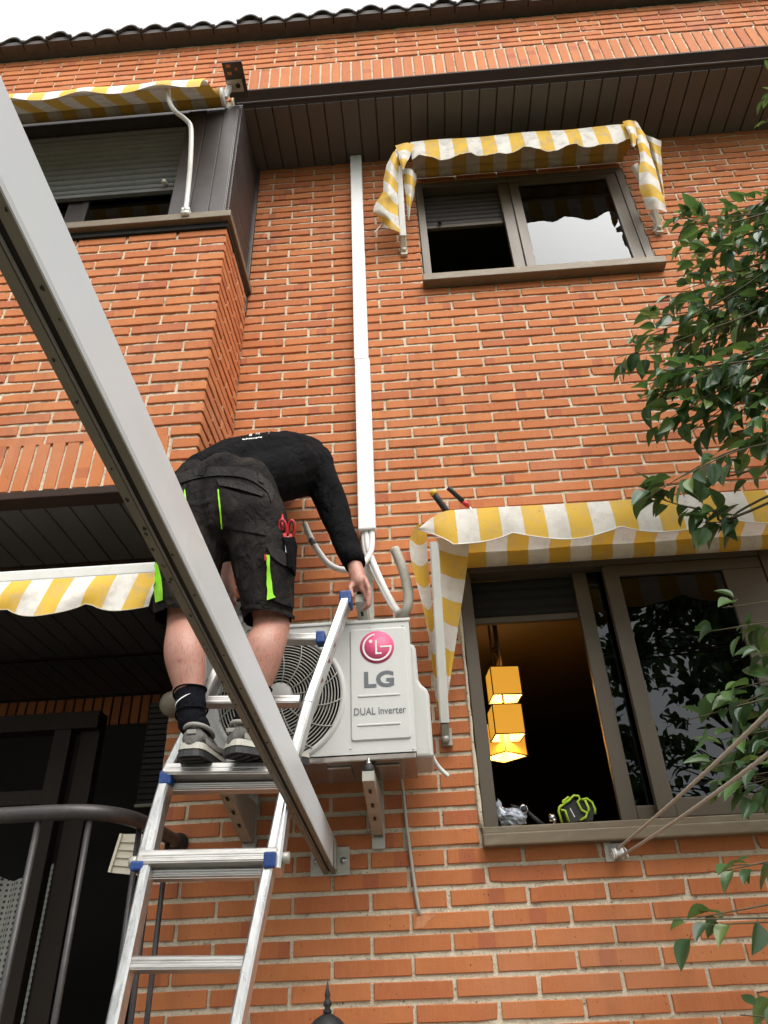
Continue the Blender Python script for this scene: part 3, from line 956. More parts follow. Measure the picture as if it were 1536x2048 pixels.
# ------------------------------------------------------------------ wall fittings: trunking, cables, clothes line
tr = thing('pipe_trunking', 'long white vertical plastic trunking on the brick wall', 'trunking', (0.02, 0, 3.17))
m_ = MB(); m_.bbev(-0.012, 0.058, -0.062, -0.004, 4.165, 5.935, .006); m_.build('cover_length', M['white'], tr)
m_ = MB(); m_.bbev(-0.009, 0.064, -0.064, -0.004, 3.178, 4.162, .006); m_.build('cover_length', M['white'], tr)

def pipe(name, label, pts, r, mat, n=10, cat='pipe'):
    m_ = MB(); m_.tube(cr(pts, 6), r, n); return tag(m_.build(name, mat), label, cat)
pipe('insulated_pipe', 'pale pipe curling left out of the trunking end behind the wrist',
     [V(0.045, -.03, 3.25), at(744, 1085, -.05), at(738, 1112, -.07), at(718, 1134, -.09), at(690, 1140, -.10), at(660, 1130, -.10), at(637, 1103, -.10), at(620, 1073, -.11), at(609, 1047, -.12)], 0.0125, M['pipe_white'])
pipe('insulated_pipe', 'white twin pipe looping right below the trunking',
     [V(0.022, -.03, 3.25), at(735, 1090, -.045), at(748, 1130, -.06), at(768, 1175, -.08), at(788, 1212, -.11), at(801, 1228, -.14)], 0.0135, M['pipe_white'])
pipe('insulated_pipe', 'white thinner pipe hanging close under the trunking end',
     [V(0.008, -.03, 3.25), at(728, 1090, -.04), at(738, 1125, -.05), at(757, 1165, -.07), at(778, 1205, -.10), at(795, 1228, -.13)], 0.009, M['pipe_white'])
pipe('foam_pipe', 'white foam pipe end, toned grey for shade, standing up right of the trunking',
     [at(801, 1229, -.14), at(812, 1222, -.17), at(817, 1196, -.18), at(812, 1160, -.18), at(801, 1125, -.175), at(789, 1098, -.17)], 0.019, M['pipe_shaded'])
for o_ in [o for o in bpy.data.objects if o.get('label', '').startswith('pale pipe curling')]:
    m_ = MB(); a_, b_ = at(622, 1078, -.108), at(629, 1090, -.104); m_.cyl(a_, b_, .0130, 14); m_.build('printed_band', M['grey_print'], o_)
    m_ = MB(); a_, b_ = at(609, 1047, -.12), at(607, 1042, -.121); m_.cyl(a_, b_, .0048, 10); m_.build('copper_end', simple('copper', (0.55, 0.24, 0.12), 0.35, 0.9, 0.1, 40, 0), o_)
pipe('power_cable', 'grey cable dropping from the air conditioner into a chipped brick',
     [at(800, 1545, -.06), at(806, 1580, -.02), at(812, 1640, -.014), at(821, 1710, -.014), at(830, 1775, -.014), at(838, 1822, -.012), at(841, 1833, 0.01)], 0.0058, M['cable'], 8, 'cable')
pipe('drain_pipe', 'short white drain stub under the right end of the air conditioner',
     [at(862, 1510, -.10), at(878, 1535, -.07), at(897, 1553, -.06)], 0.0075, M['white'], 8)

c = at(848, 1842, -.008); m_ = MB()
m_.prism([V(c.x-.030, -.0062, c.z-.020), V(c.x-.002, -.0062, c.z-.018), V(c.x+.012, -.0062, c.z-.002), V(c.x+.040, -.0062, c.z+.016), V(c.x+.002, -.0062, c.z+.017), V(c.x-.022, -.0062, c.z+.010)], (0, 0, 0), (0, -.0034, 0))
m_.build('chipped_patch', simple('fresh_broken_clay', (0.58, 0.25, 0.12), 0.9, 0, 0.25, 60, 0.6, 90), main_wall)
cl = thing('clothes_line', 'pulley bracket with two rope strands under the lower window sill', 'clothes line', (0.82, 0, 1.9))
p0 = at(1238, 1705, -0.05)
m_ = MB(); m_.bbev(p0.x-.035, p0.x-.012, -0.012, -0.0075, 1.895, 1.955, .001); m_.build('wall_plate', M['arm'], cl)
m_ = MB()
for dx in (-.022, .020):
    m_.prism([V(p0.x+dx, -.0125, p0.z+.030), V(p0.x+dx, -.0125, p0.z-.004), V(p0.x+dx, -.055, p0.z-.022), V(p0.x+dx, -.070, p0.z-.016), V(p0.x+dx, -.068, p0.z+.004)], (0, 0, 0), (.0025, 0, 0))
m_.bb(p0.x-.022, p0.x+.0225, -.0124, -.0085, p0.z-.006, p0.z+.032)
m_.cyl((p0.x-.025, -.045, p0.z-.002), (p0.x+.026, -.045, p0.z-.002), .003, 8)
m_.build('pulley_bracket', M['arm'], cl)
m_ = MB(); m_.lathe((p0.x-.014, -.045, p0.z-.002), [(.017, 0), (.016, .003), (.010, .009), (.010, .018), (.016, .024), (.017, .027)], 18, 'x'); m_.build('pulley_wheel', M['white'], cl)
e1, e2 = at(1600, 1337, -1.25), at(1620, 1418, -1.25)
s1, s2 = V(p0.x+.0, -.045, p0.z+.012), V(p0.x+.002, -.047, p0.z-.012)
for a_, b_ in ((s1, e1), (s2, e2)):
    d_ = (b_-a_); b2 = a_+d_*1.5
    m_ = MB()
    n = 90; pts = [a_.lerp(b2, i/n) - V(0, 0, 0.02*math.sin(math.pi*i/n)) for i in range(n+1)]
    m_.tube(pts, [0.0042+0.0006*(i % 2) for i in range(n+1)], 8); m_.build('rope', M['rope'], cl)

# ------------------------------------------------------------------ pergola beam
bd = V(0.02581, 1.0, -0.15731)
b0 = V(-0.1275, -0.010, 1.946)                 # centre of the wall end
bn = thing('pergola_beam', 'white painted beam crossing diagonally from the upper left corner to the wall', 'beam', (-0.13, -0.01, 1.9))
far = b0 - bd*3.4
side = bd.cross(V(0, 0, 1)).normalized(); upv = side.cross(bd).normalized()
hw, hh = 0.0205, 0.049
m_ = MB()
prof = [(-hw, -hh+.012), (-hw, hh), (hw, hh), (hw, -hh+.012), (hw-.002, -hh+.004), (.0065, -hh+.004), (.0065, -hh+.02), (-.0065, -hh+.02), (-.0065, -hh+.004), (-hw+.002, -hh+.004)]
m_.sweep([b0, far], prof, side, upv); m_.build('profile', M['beam'], bn)
m_ = MB()
m_.sweep([b0, far], [(.0068, -hh+.0035), (hw-.0005, -hh+.0035), (hw-.0005, -hh-.0005), (.0068, -hh-.0005)], side, upv)
m_.sweep([b0, far], [(-hw+.0005, -hh+.0035), (-.0068, -hh+.0035), (-.0068, -hh-.0005), (-hw+.0005, -hh-.0005)], side, upv)
m_.build('track_lip', M['beam_low'], bn)
m_ = MB(); m_.sweep([b0, far], [(.0064, -hh+.010), (-.0064, -hh+.010), (-.0064, -hh+.018), (.0064, -hh+.018)], side, upv); m_.build('track_groove', M['groove'], bn)
m_ = MB()
for i in range(90):
    t = R.uniform(0.08, 3.0); sx = R.choice((-1, 1, -1))*R.uniform(0.010, 0.018); r_ = R.uniform(.0012, .0032)
    c = b0 - bd*t + side*sx - upv*(hh+.0008)
    n = 7; vs = [c + side*math.cos(2*math.pi*k/n)*r_*R.uniform(.6, 1.2) + bd.normalized()*math.sin(2*math.pi*k/n)*r_*R.uniform(.7, 1.9) for k in range(n)]
    m_.add(vs, [tuple(range(n))])
tag(m_.build('dirt_specks', M['dirt'], bn), kind='stuff')
m_ = MB(); m_.bbev(-0.192, -0.063, -0.014, -0.0078, 1.893, 1.978, .0015); m_.bbev(-0.1065, -0.1025, -0.075, -0.0145, 1.905, 1.990, .001); m_.build('wall_plate', M['steel'], bn)
for xx in (-0.172, -0.083):
    m_ = MB(); m_.lathe((xx, -0.0145, 1.936), [(.011, 0), (.011, -.0025), (.006, -.003), (.006, -.011), (.004, -.014)], 12, 'y'); m_.build('bolt', M['zinc'], bn)

# ------------------------------------------------------------------ air conditioner
AF = -0.37
ax0, ax1, az0, az1 = -0.512, 0.181, 2.182, 2.612
ac = thing('air_conditioner', 'ivory outdoor air conditioner unit with round fan grille bolted to the wall', 'air conditioner', (-0.17, -0.22, 2.15))
fc = at(559, 1394, AF-.004); fr_ = 0.199
m_ = MB()
NS = 64; inner = []; outer = []
for i in range(NS):
    t = 2*math.pi*(i+.5)/NS; c_, s_ = math.cos(t), math.sin(t)
    inner.append(V(fc.x+fr_*c_, AF, fc.z+fr_*s_))
    kx = ((ax1 if c_ > 0 else ax0)-fc.x)/c_ if abs(c_) > 1e-6 else 1e9
    kz = ((az1 if s_ > 0 else az0)-fc.z)/s_ if abs(s_) > 1e-6 else 1e9
    k_ = min(kx, kz); outer.append(V(fc.x+k_*c_, AF, fc.z+k_*s_))
vs = inner+outer+[p+V(0, .06, 0) for p in inner]
fs = []
for i in range(NS):
    j = (i+1) % NS
    fs.append((i, j, NS+j, NS+i)); fs.append((j, i, 2*NS+i, 2*NS+j))
m_.add(vs, fs)
for cx_, cz_ in ((ax0, az0), (ax1, az0), (ax1, az1), (ax0, az1)):
    near = sorted(range(NS), key=lambda i: (outer[i]-V(cx_, AF, cz_)).length)[:2]
    b_ = len(m_.v); m_.add([V(cx_, AF, cz_), outer[near[0]], outer[near[1]]], [(0, 1, 2)])
m_.bb(ax0, ax1, AF+.0005, -0.10, az1-.004, az1); m_.bb(ax0, ax0+.004, AF+.0005, -0.10, az0, az1-.0045); m_.bb(ax1-.004, ax1, AF+.0005, -0.10, az0, az1-.0045)
m_.bb(ax0, ax1, -0.104, -0.10, az0, az1-.0045)
case = m_.build('casing', M['casing'], ac)
m_ = MB(); m_.bbev(ax0-.004, ax1+.004, AF-.004, -0.098, az1+.0005, az1+.012, .003); m_.build('top_cover', M['casing'], ac)
m_ = MB()
m_.bbev(ax0+.002, ax1-.002, AF+.004, -0.102, az0-.020, az0-.0005, .004)
for xx in (-0.40, -0.25, -0.10, 0.05): m_.bbev(xx, xx+.075, AF+.05, -0.15, az0-.028, az0-.0203, .004)
m_.build('base_pan', M['base_metal'], ac)
# fan well, blades, grille
m_ = MB(); m_.lathe((fc.x, AF+.055, fc.z), [(fr_-.002, -.05), (fr_-.006, 0), (fr_-.02, .09), (.001, .095)], 48, 'y')
m_.f = [f for f in m_.f if len(f) <= 4]; m_.sm = m_.sm[:len(m_.f)]
m_.build('fan_well', M['dark'], ac, fixn=False)
m_ = MB()
for q in range(3):
    a0_ = q*2*math.pi/3+.4; rows = []
    for i in range(7):
        r_ = 0.045+0.125*i/6; w_ = 0.55+0.25*i/6
        rows.append([V(fc.x+r_*math.cos(a0_+w_*(k_/6-.5)*1.7), AF+.055+.05*(k_/6), fc.z+r_*math.sin(a0_+w_*(k_/6-.5)*1.7)) for k_ in range(7)])
    m_.grid(rows, True)
m_.lathe((fc.x, AF+.04, fc.z), [(.02, 0), (.045, .01), (.045, .05)], 20, 'y')
m_.build('fan_blades', M['black'], ac)
m_ = MB()
m_.lathe((fc.x, AF, fc.z), [(fr_+.016, .001), (fr_+.012, -.008), (fr_-.002, -.010), (fr_-.004, .004)], 64, 'y')
m_.f = [f for f in m_.f if len(f) <= 4]; m_.sm = m_.sm[:len(m_.f)]
m_.build('grille_ring', M['casing'], ac, fixn=False)
m_ = MB()
rr = 0.052
def ringtube(mb, r, rad, y):
    n, k = 56, 6
    vs = []; fs = []
    for i in range(n):
        t = 2*math.pi*i/n
        for q in range(k):
            u = 2*math.pi*q/k
            vs.append(V(fc.x+(r+rad*math.cos(u))*math.cos(t), y+rad*math.sin(u), fc.z+(r+rad*math.cos(u))*math.sin(t)))
    for i in range(n):
        for q in range(k):
            fs.append((i*k+q, i*k+(q+1) % k, ((i+1) % n)*k+(q+1) % k, ((i+1) % n)*k+q))
    mb.add(vs, fs, True)
while rr < fr_-.004:
    ringtube(m_, rr, 0.0020, AF-.008-0.010*(1-(rr/fr_)**2)); rr += 0.0098
for q in range(14):
    a0_ = q*2*math.pi/14
    pts = [V(fc.x+r_*math.cos(a0_+.35*(r_/fr_)**2), AF-.0115-0.010*(1-(r_/fr_)**2), fc.z+r_*math.sin(a0_+.35*(r_/fr_)**2)) for r_ in [0.045+0.155*i/8 for i in range(9)]]
    m_.tube(pts, 0.0019, 6)
m_.build('fan_grille', M['grille'], ac)
m_ = MB(); m_.lathe((fc.x, AF-.018, fc.z), [(.044, .012), (.046, .004), (.040, -.001), (.001, -.003)], 32, 'y'); m_.build('grille_hub', M['casing'], ac)
# raised name panel with grooves, emblem and lettering
def rrect(x0, x1, z0, z1, r, n=6):
    out = []
    for cx_, cz_, a_ in ((x1-r, z0+r, -90), (x1-r, z1-r, 0), (x0+r, z1-r, 90), (x0+r, z0+r, 180)):
        for i in range(n+1):
            t = math.radians(a_+90*i/n); out.append((cx_+r*math.cos(t), cz_+r*math.sin(t)))
    return out
def plate(mb, x0, x1, z0, z1, r, y, d, ins):
    a = rrect(x0, x1, z0, z1, r); b = rrect(x0+ins, x1-ins, z0+ins, z1-ins, max(r-ins, .0005)); n = len(a)
    vs = [V(p[0], y, p[1]) for p in a]+[V(p[0], y-d, p[1]) for p in b]
    mb.add(vs, [(i, (i+1) % n, n+(i+1) % n, n+i) for i in range(n)]+[tuple(range(n, 2*n))])
pA, pB = at(699, 1258, AF), at(823, 1478, AF)
m_ = MB(); plate(m_, pA.x, ax1-.012, pB.z, az1-.020, .010, AF-.0005, .005, .005); panel = m_.build('name_panel', M['casing'], ac)
PY = AF-.0060
m_ = MB()
for yy in (1392, 1450):
    c = at(757, yy, AF); plate(m_, c.x-.066, c.x+.070, c.z-.004, c.z+.004, .0038, PY+.0003, .0025, .0022)
m_.build('moulded_bar', M['casing'], ac)
lc = at(754, 1294, PY); lr = 0.0565
m_ = MB(); m_.lathe((lc.x, PY, lc.z), [(lr, .0005), (lr, -.0010), (.0005, -.0012)], 48, 'y'); m_.build('round_emblem', M['pink'], ac)
def stroke(mb, pts, w, y):
    """flat strip of width w through 2D points"""
    n = len(pts); L, Rr = [], []
    for i, p in enumerate(pts):
        q0, q1 = Vector(pts[max(i-1, 0)]), Vector(pts[min(i+1, n-1)])
        d = (q1-q0).normalized(); nn = Vector((-d.y, d.x))
        L.append(V(p[0]+nn.x*w/2, y, p[1]+nn.y*w/2)); Rr.append(V(p[0]-nn.x*w/2, y, p[1]-nn.y*w/2))
    mb.grid([L, Rr], False)
m_ = MB(); EY = PY-.0019; ww = 0.0058
arc = [(lc.x+lr*.80*math.cos(math.radians(a)), lc.z+lr*.80*math.sin(math.radians(a))) for a in range(98, 361, 6)]
stroke(m_, arc, ww, EY)
stroke(m_, [(lc.x+lr*.80+ww/2, lc.z-.0002), (lc.x+lr*.18, lc.z-.0002)], ww, EY-.0003)
stroke(m_, [(lc.x-.003, lc.z+lr*.45), (lc.x-.003, lc.z-lr*.42)], ww, EY)
stroke(m_, [(lc.x-.003-ww/2, lc.z-lr*.40), (lc.x+lr*.26, lc.z-lr*.40)], ww, EY-.0003)
n = 16; dc = (lc.x-lr*.36, lc.z+lr*.36)
m_.add([V(dc[0]+.0062*math.cos(2*math.pi*i/n), EY, dc[1]+.0062*math.sin(2*math.pi*i/n)) for i in range(n)], [tuple(range(n))])
m_.build('emblem_face', M['white_print'], ac)

def text_mesh(body, size, bold=0.0):
    cu = bpy.data.curves.new('t', 'FONT'); cu.body = body; cu.size = size; cu.offset = bold; cu.resolution_u = 4
    cu.align_x = 'CENTER'; cu.align_y = 'CENTER'
    o = bpy.data.objects.new('t', cu); COL.objects.link(o)
    dg = bpy.context.evaluated_depsgraph_get()
    me = bpy.data.meshes.new_from_object(o.evaluated_get(dg))
    vs = [v.co.copy() for v in me.vertices]; fs = [tuple(p.vertices) for p in me.polygons]
    bpy.data.objects.remove(o); bpy.data.curves.remove(cu); bpy.data.meshes.remove(me)
    return vs, fs
def text_on(name, body, px0, px1, py, hz, mat, parent, y, bold=0.0):
    vs, fs = text_mesh(body, 1.0, bold)
    xs = [v.x for v in vs]; ys = [v.y for v in vs]
    a, b = at(px0, py, y), at(px1, py, y)
    sx = (b.x-a.x)/(max(xs)-min(xs)); sz = hz/(max(ys)-min(ys)); cx_ = (a.x+b.x)/2; cz_ = (a.z+b.z)/2
    mx_, my_ = (max(xs)+min(xs))/2, (max(ys)+min(ys))/2
    m_ = MB(); m_.add([V(cx_+(v.x-mx_)*sx, y, cz_+(v.y-my_)*sz) for v in vs], fs)
    return m_.build(name, mat, parent, fixn=False)
text_on('brand_letters', 'LG', 728, 788, 1358, 0.054, M['grey_print'], ac, PY-.0008, 0.035)
text_on('model_lettering', 'DUAL Inverter', 708, 812, 1421, 0.023, M['grey_print'], ac, PY-.0008, 0.006)
# pipe cover on the right end
poly = [(ax1-.022, 2.178), (ax1+.045, 2.176), (ax1+.052, 2.182), (ax1+.052, 2.375), (ax1+.046, 2.395), (ax1+.028, 2.412), (ax1+.020, 2.428), (ax1+.018, 2.535), (ax1+.012, 2.552), (ax1-.022, 2.562)]
bm = bmesh.new()
f0 = [bm.verts.new((x_, -0.315, z_)) for x_, z_ in poly]; f1 = [bm.verts.new((x_, -0.115, z_)) for x_, z_ in poly]
bm.faces.new(f0); bm.faces.new(list(reversed(f1)))
for i in range(len(poly)):
    j = (i+1) % len(poly); bm.faces.new((f0[i], f1[i], f1[j], f0[j]))
bmesh.ops.recalc_face_normals(bm, faces=bm.faces[:])
bmesh.ops.bevel(bm, geom=[e for e in bm.edges if all(v in f0 for v in e.verts)], offset=.012, segments=3, affect='EDGES', profile=.5)
m_ = MB(); m_.bm(bm, False); m_.build('pipe_cover', M['casing_side'], ac)
m_ = MB()
for x_, z_ in ((0.172, 2.19), (-0.02, 2.20), (0.16, 2.597), (0.05, 2.597)):
    m_.lathe((x_, AF-.0005, z_), [(.0028, 0), (.0028, -.0015), (.001, -.002)], 8, 'y')
m_.build('panel_screw', M['zinc'], ac)

# ------------------------------------------------------------------ wall brackets for the units
def bracket(x, zt, label, rail_top):
    t = thing('wall_bracket', label, 'bracket', (x, 0, zt-.14), 'air conditioner brackets')
    fy = -0.395
    poly = [(fy, zt), (-0.016, zt), (-0.016, zt-.125), (-0.05, zt-.125), (fy, zt-.03)]
    m_ = MB()
    for s_ in (-1, 1):
        a = x+s_*.018
        m_.prism([V(a, y_, z_) for y_, z_ in poly], (0, 0, 0), (s_*-.003, 0, 0))
    m_.add([V(x-.0149, fy, zt-.001), V(x+.0149, fy, zt-.001), V(x+.0149, -.0165, zt-.001), V(x-.0149, -.0165, zt-.001)], [(0, 1, 2, 3)])
    m_.add([V(x-.0149, fy+.001, zt-.0285), V(x+.0149, fy+.001, zt-.0285), V(x+.0149, -.051, zt-.1235), V(x-.0149, -.051, zt-.1235)], [(0, 1, 2, 3)])
    m_.add([V(x-.0149, fy+.0005, zt-.029), V(x+.0149, fy+.0005, zt-.029), V(x+.0149, fy+.0005, zt-.001), V(x-.0149, fy+.0005, zt-.001)], [(0, 1, 2, 3)])
    m_.build('arm', M['steel'], t)
    m_ = MB(); m_.bb(x-.022, x+.022, -.0155, -.0078, zt-.16, rail_top)
    m_.build('wall_rail', M['steel'], t)
    m_ = MB()
    for q in range(3):
        yy = fy+.06+q*.085; zz = zt-.0295-(yy-fy)*.2765
        m_.box((x, yy, zz-.0013), (.009, .022, .0015), Matrix.Rotation(-math.atan(.2765), 3, 'X'))
    m_.build('slot', M['groove'], t)
    m_ = MB(); m_.lathe((x, fy+.030, zt+.0005), [(.016, 0), (.018, .006), (.015, .020), (.010, .024)], 16); m_.build('rubber_mount', M['black'], t)
    m_ = MB(); m_.cyl((x, fy+.030, zt+.025), (x, fy+.030, zt+.044), .004, 8); m_.lathe((x, fy+.030, zt+.0255), [(.0085, 0), (.0085, .006)], 6); m_.build('bolt', M['zinc'], t)
    return t
bracket(0.034, az0-.0555, 'lower right bracket carrying the air conditioner beside the power cable', az0+.10)
bracket(-0.400, az0-.0555, 'lower left bracket under the air conditioner behind the ladder step', az0+.10)
bracket(0.022, 2.712, 'upper right empty bracket gripped by the right hand', 3.13)
bracket(-0.398, 2.712, 'upper left empty bracket behind the thighs', 3.05)

# ------------------------------------------------------------------ ladder
ld = thing('ladder', 'scuffed aluminium folding ladder with blue caps standing before the wall', 'ladder', (-0.36, -1.15, 0.0))
def lerp3(a, b, t): return a+(b-a)*t
ax_ = V(0.0, 0.305, 0.953)         # lean of the lower part
def stile(pts, w=.030, h=.055, mat='alu', name='stile'):
    m_ = MB()
    for a, b in zip(pts[:-1], pts[1:]):
        d = (b-a).normalized(); s_ = V(1, 0, 0); s_ = (s_-d*s_.dot(d)).normalized(); u_ = s_.cross(d).normalized(); c = .005
        pr_ = [(-w/2+c, -h/2), (w/2-c, -h/2), (w/2, -h/2+c), (w/2, h/2-c), (w/2-c, h/2), (-w/2+c, h/2), (-w/2, h/2-c), (-w/2, -h/2+c)]
        m_.sweep([a, b], pr_, s_, u_)
    return m_.build(name, M[mat], ld)
Lm, Rm = at(337, 1560, -.59), at(572, 1560, -.59)
Lj, Rj = at(283, 1745, -.655), at(552, 1745, -.655)
Ll, Rl = at(244, 1930, -.72), at(514, 1930, -.72)
def down(p, q, z):
    d = (q-p).normalized(); return p+d*((z-p.z)/d.z)
Lb, Rb = down(Lj, Ll, .03), down(Rj, Rl, .03)
Rt0, Rt1 = at(618, 1412, -.545), at(692, 1205, -.435)
stile([Lm+V(0, .004, .02), Lj]); stile([Rm+V(.004, .006, .0), Rj])
stile([down(Lm, Lj, 2.02)+V(0, -.001, 0), Lb], .026, .049); stile([down(Rm, Rj, 2.02)+V(0, -.001, 0), Rb], .026, .049)
stile([Rm+V(.004, .006, 0), Rt0]); stile([Rt0+V(0, .001, 0), Rt1])
dxl = Lm-Rm
stile([Lm+V(0, .004, .02), Rt0+dxl*.98]); stile([Rt0+dxl*.98, Rt1+dxl*.98])
for p_, n_ in ((Lb, 0), (Rb, 0)):
    m_ = MB(); m_.box(p_+V(0, 0, .0), (.04, .066, .06)); m_.build('foot', M['black'], ld)
def rung(l, r, w=.028, h=.034, name='rung'):
    m_ = MB(); m_.bar(l, r, h, w, (0, 0.3, .95), .004)
    # tread ribs
    d = (r-l); 
    for q in range(4):
        o_ = V(0, -h*.5-.0004, 0)+V(0, .2, .95)*(-.009+q*.006)
        m_.bar(l+o_+d*.03, r+o_-d*.03, .0014, .002, (0, 0, 1))
    return m_.build(name, M['alu_rung'], ld)
rung(at(250, 1930, -.725), at(506, 1928, -.725))
rung(at(283, 1722, -.66), at(555, 1716, -.66), .034, .050)
rung(at(283, 1752, -.645), at(540, 1748, -.645), .020, .036)
st_l, st_r = at(337, 1548, -.592), at(575, 1546, -.592)
rung(st_l, st_r, .032, .066, 'step'); rung(at(345, 1578, -.575), at(572, 1574, -.575), .018, .040)
rung(at(390, 1405, -.548), at(600, 1403, -.548))
rung(at(450, 1280, -.478), at(640, 1278, -.478), .030, .034)
z_ = at(380, 1930, -.72).z-.235
while z_ > .25:
    rung(down(Lj, Ll, z_), down(Rj, Rl, z_)); z_ -= .235
def cap(c, d=(.036, .060, .034), rx=.3):
    m_ = MB(); m_.bbev(c.x-d[0]/2, c.x+d[0]/2, c.y-d[1]/2, c.y+d[1]/2, c.z-d[2]/2, c.z+d[2]/2, .005)
    return m_.build('plastic_cap', M['blue'], ld)
cap(at(337, 1560, -.594), (.034, .062, .036)); cap(at(281, 1734, -.660), (.034, .058, .022)); cap(at(543, 1722, -.666), (.030, .060, .036))
cap(at(642, 1278, -.482), (.028, .046, .040)); cap(Rt1+V(0, .004, .008), (.040, .064, .048)); cap(Rt1+dxl*.98+V(0, .004, .008), (.040, .064, .048))
m_ = MB(); m_.cyl(at(568, 1716, -.655)-V(.012, 0, 0), at(568, 1716, -.655)+V(.014, 0, 0), .014, 14); m_.cyl(at(270, 1724, -.655)-V(.012, 0, 0), at(270, 1724, -.655)+V(.01, 0, 0), .014, 14)
m_.build('lock_knob', M['steel'], ld)
m_ = MB()
for t_, r_ in ((.22, .010), (.40, .011), (.55, .008)):
    c = Rt0.lerp(Rt1, t_)+V(.0158, -.004, 0)
    n = 9; m_.add([c+V(0.0004, math.cos(2*math.pi*k/n)*r_*R.uniform(.6, 1.1), math.sin(2*math.pi*k/n)*r_*R.uniform(.8, 1.4)) for k in range(n)], [tuple(range(n))])
m_.build('sticker_remains', M['sticker'], ld)
STEP_Z = st_l.z+.0175

# ------------------------------------------------------------------ person
def remesh(mb, voxel, smooth=4, fac=0.5):
    me = bpy.data.meshes.new('tmp'); me.from_pydata(mb.v, [], mb.f)
    o = bpy.data.objects.new('tmp', me); COL.objects.link(o)
    a = o.modifiers.new('r', 'REMESH'); a.mode = 'VOXEL'; a.voxel_size = voxel
    b = o.modifiers.new('s', 'SMOOTH'); b.iterations = smooth; b.factor = fac
    dg = bpy.context.evaluated_depsgraph_get()
    out = bpy.data.meshes.new_from_object(o.evaluated_get(dg))
    vs = [v.co.copy() for v in out.vertices]; fs = [tuple(p.vertices) for p in out.polygons]
    bpy.data.objects.remove(o); bpy.data.meshes.remove(me); bpy.data.meshes.remove(out)
    return vs, fs
def ntube(mb, pts, rad, n=14):
    """closed tube with rounded ends"""
    pts = [Vector(p) for p in pts]
    mb.tube(pts, rad, n); mb.ball(pts[0], rad[0]*.98, n); mb.ball(pts[-1], rad[-1]*.98, n)
def wrinkle(vs, amp, sc, seed=0.0):
    out = []
    c = sum(vs, Vector())/len(vs)
    for v in vs:
        k = noise.noise(Vector((v.x*sc+seed, v.y*sc, v.z*sc*.7)))
        k2 = noise.noise(Vector((v.x*sc*2.3+seed, v.y*sc*2.3, v.z*sc*1.4+7)))
        d = Vector((noise.noise(v*sc*.8+Vector((3, 1, seed))), noise.noise(v*sc*.8+Vector((9, 4, seed))), 0))
        out.append(v+Vector((k, k2, k*.6+k2*.4))*amp)
    return out

man = thing('person', 'person in black sweatshirt and charcoal work shorts bending over the unit from the ladder', 'person', (-0.36, -0.6, STEP_Z))
# joints
hipL, hipR = at(400, 1025, -.60), at(503, 1020, -.60)
kneL, kneR = at(368, 1250, -.585), at(541, 1250, -.575)
ankL, ankR = at(385, 1446, -.640), at(497, 1440, -.620)
wstC = at(447, 955, -.57)
shR, shL = at(628, 932, -.29), at(530, 915, -.16)
elR = at(668, 1022, -.30)
wrR = at(711, 1135, -.385)
elL, wrL = at(478, 1060, -.22), at(452, 1160, -.37)
neck = at(585, 925, -.14); headc = at(570, 935, -.08)
mb = MB()
for hp, kn, an in ((hipL, kneL, ankL), (hipR, kneR, ankR)):
    cf = kn.lerp(an, .30)+V(0, -.014, 0); lo = kn.lerp(an, .72)
    jp = [hp, hp.lerp(kn, .5), kn+V(0, .012, .02), cf, kn.lerp(an, .52)+V(0, -.006, 0), lo, an]
    jr = [Vector((q, 0, 0)) for q in (.085, .074, .057, .0615, .0535, .040, .034)]
    ntube(mb, cr(jp, 6), [v.x for v in cr(jr, 6)], 22)
    ntube(mb, [an, an+V(0, .10, -.03)], [.034, .026])
ntube(mb, [hipL, hipR], [.09, .09]); ntube(mb, [at(447, 1010, -.6), wstC+V(0, .03, -.02), at(520, 930, -.40), at(578, 925, -.26)], [.085, .072, .085, .09])
ntube(mb, [shL, shR], [.07, .07])
ntube(mb, [shR, elR, wrR], [.055, .043, .027]); ntube(mb, [shL, elL, wrL], [.055, .043, .027])
ntube(mb, [at(580, 925, -.22), neck, headc], [.07, .055, .06])
mb.ball(headc+V(0, 0.02, -.03), .088, 16, (.86, 1.0, 1.22))
mb.ball(headc+V(0.0, .112, -.045), .018, 10, (.8, 1, 1.3)); mb.ball(headc+V(0, .075, -.115), .04, 10)     # nose, chin
for s_ in (-1, 1): mb.ball(headc+V(s_*.078, .01, -.03), .026, 10, (.4, .8, 1.2))                          # ears
def hand(mb, w, palm, dirs, thumb, rad=.0088):
    ntube(mb, [w, w.lerp(palm, .5), palm], [.026, .030, .030])
    for f in dirs: ntube(mb, f, [rad*1.05, rad, rad*.95, rad*.8][:len(f)], 8)
    ntube(mb, thumb, [.012, .0105, .009][:len(thumb)], 8)
pR = at(718, 1166, -.40)
fing = []
for i, (bx, by) in enumerate(((736, 1163), (738, 1172), (738, 1182), (735, 1190))):
    ln = (1.0, 1.08, 1.0, .8)[i]
    k0 = at(bx-6, by-6, -.415); k1 = at(bx+2, by+14*ln, -.440); k2 = at(bx+1, by+28*ln, -.438); k3 = at(bx-7, by+36*ln, -.424)
    fing.append([pR.lerp(k0, .35), k0, k1, k2]); fing[-1] = [k0, k1, k2, k3]
    mb.tube([pR, k0], [.016, .011], 8); mb.ball(pR, .016, 8)
hand(mb, wrR, pR, fing, [at(708, 1160, -.40), at(700, 1178, -.425), at(704, 1194, -.43)])
pL = at(455, 1184, -.395)
fing = [[at(447+4*i, 1186, -.40), at(450+5*i, 1196+2*i, -.425), at(455+5*i, 1206, -.42), at(459+4*i, 1210, -.405)] for i in range(4)]
hand(mb, wrL, pL, fing, [at(462, 1178, -.40), at(468, 1190, -.42), at(466, 1200, -.42)])
vs, fs = remesh(mb, .0042, 3)
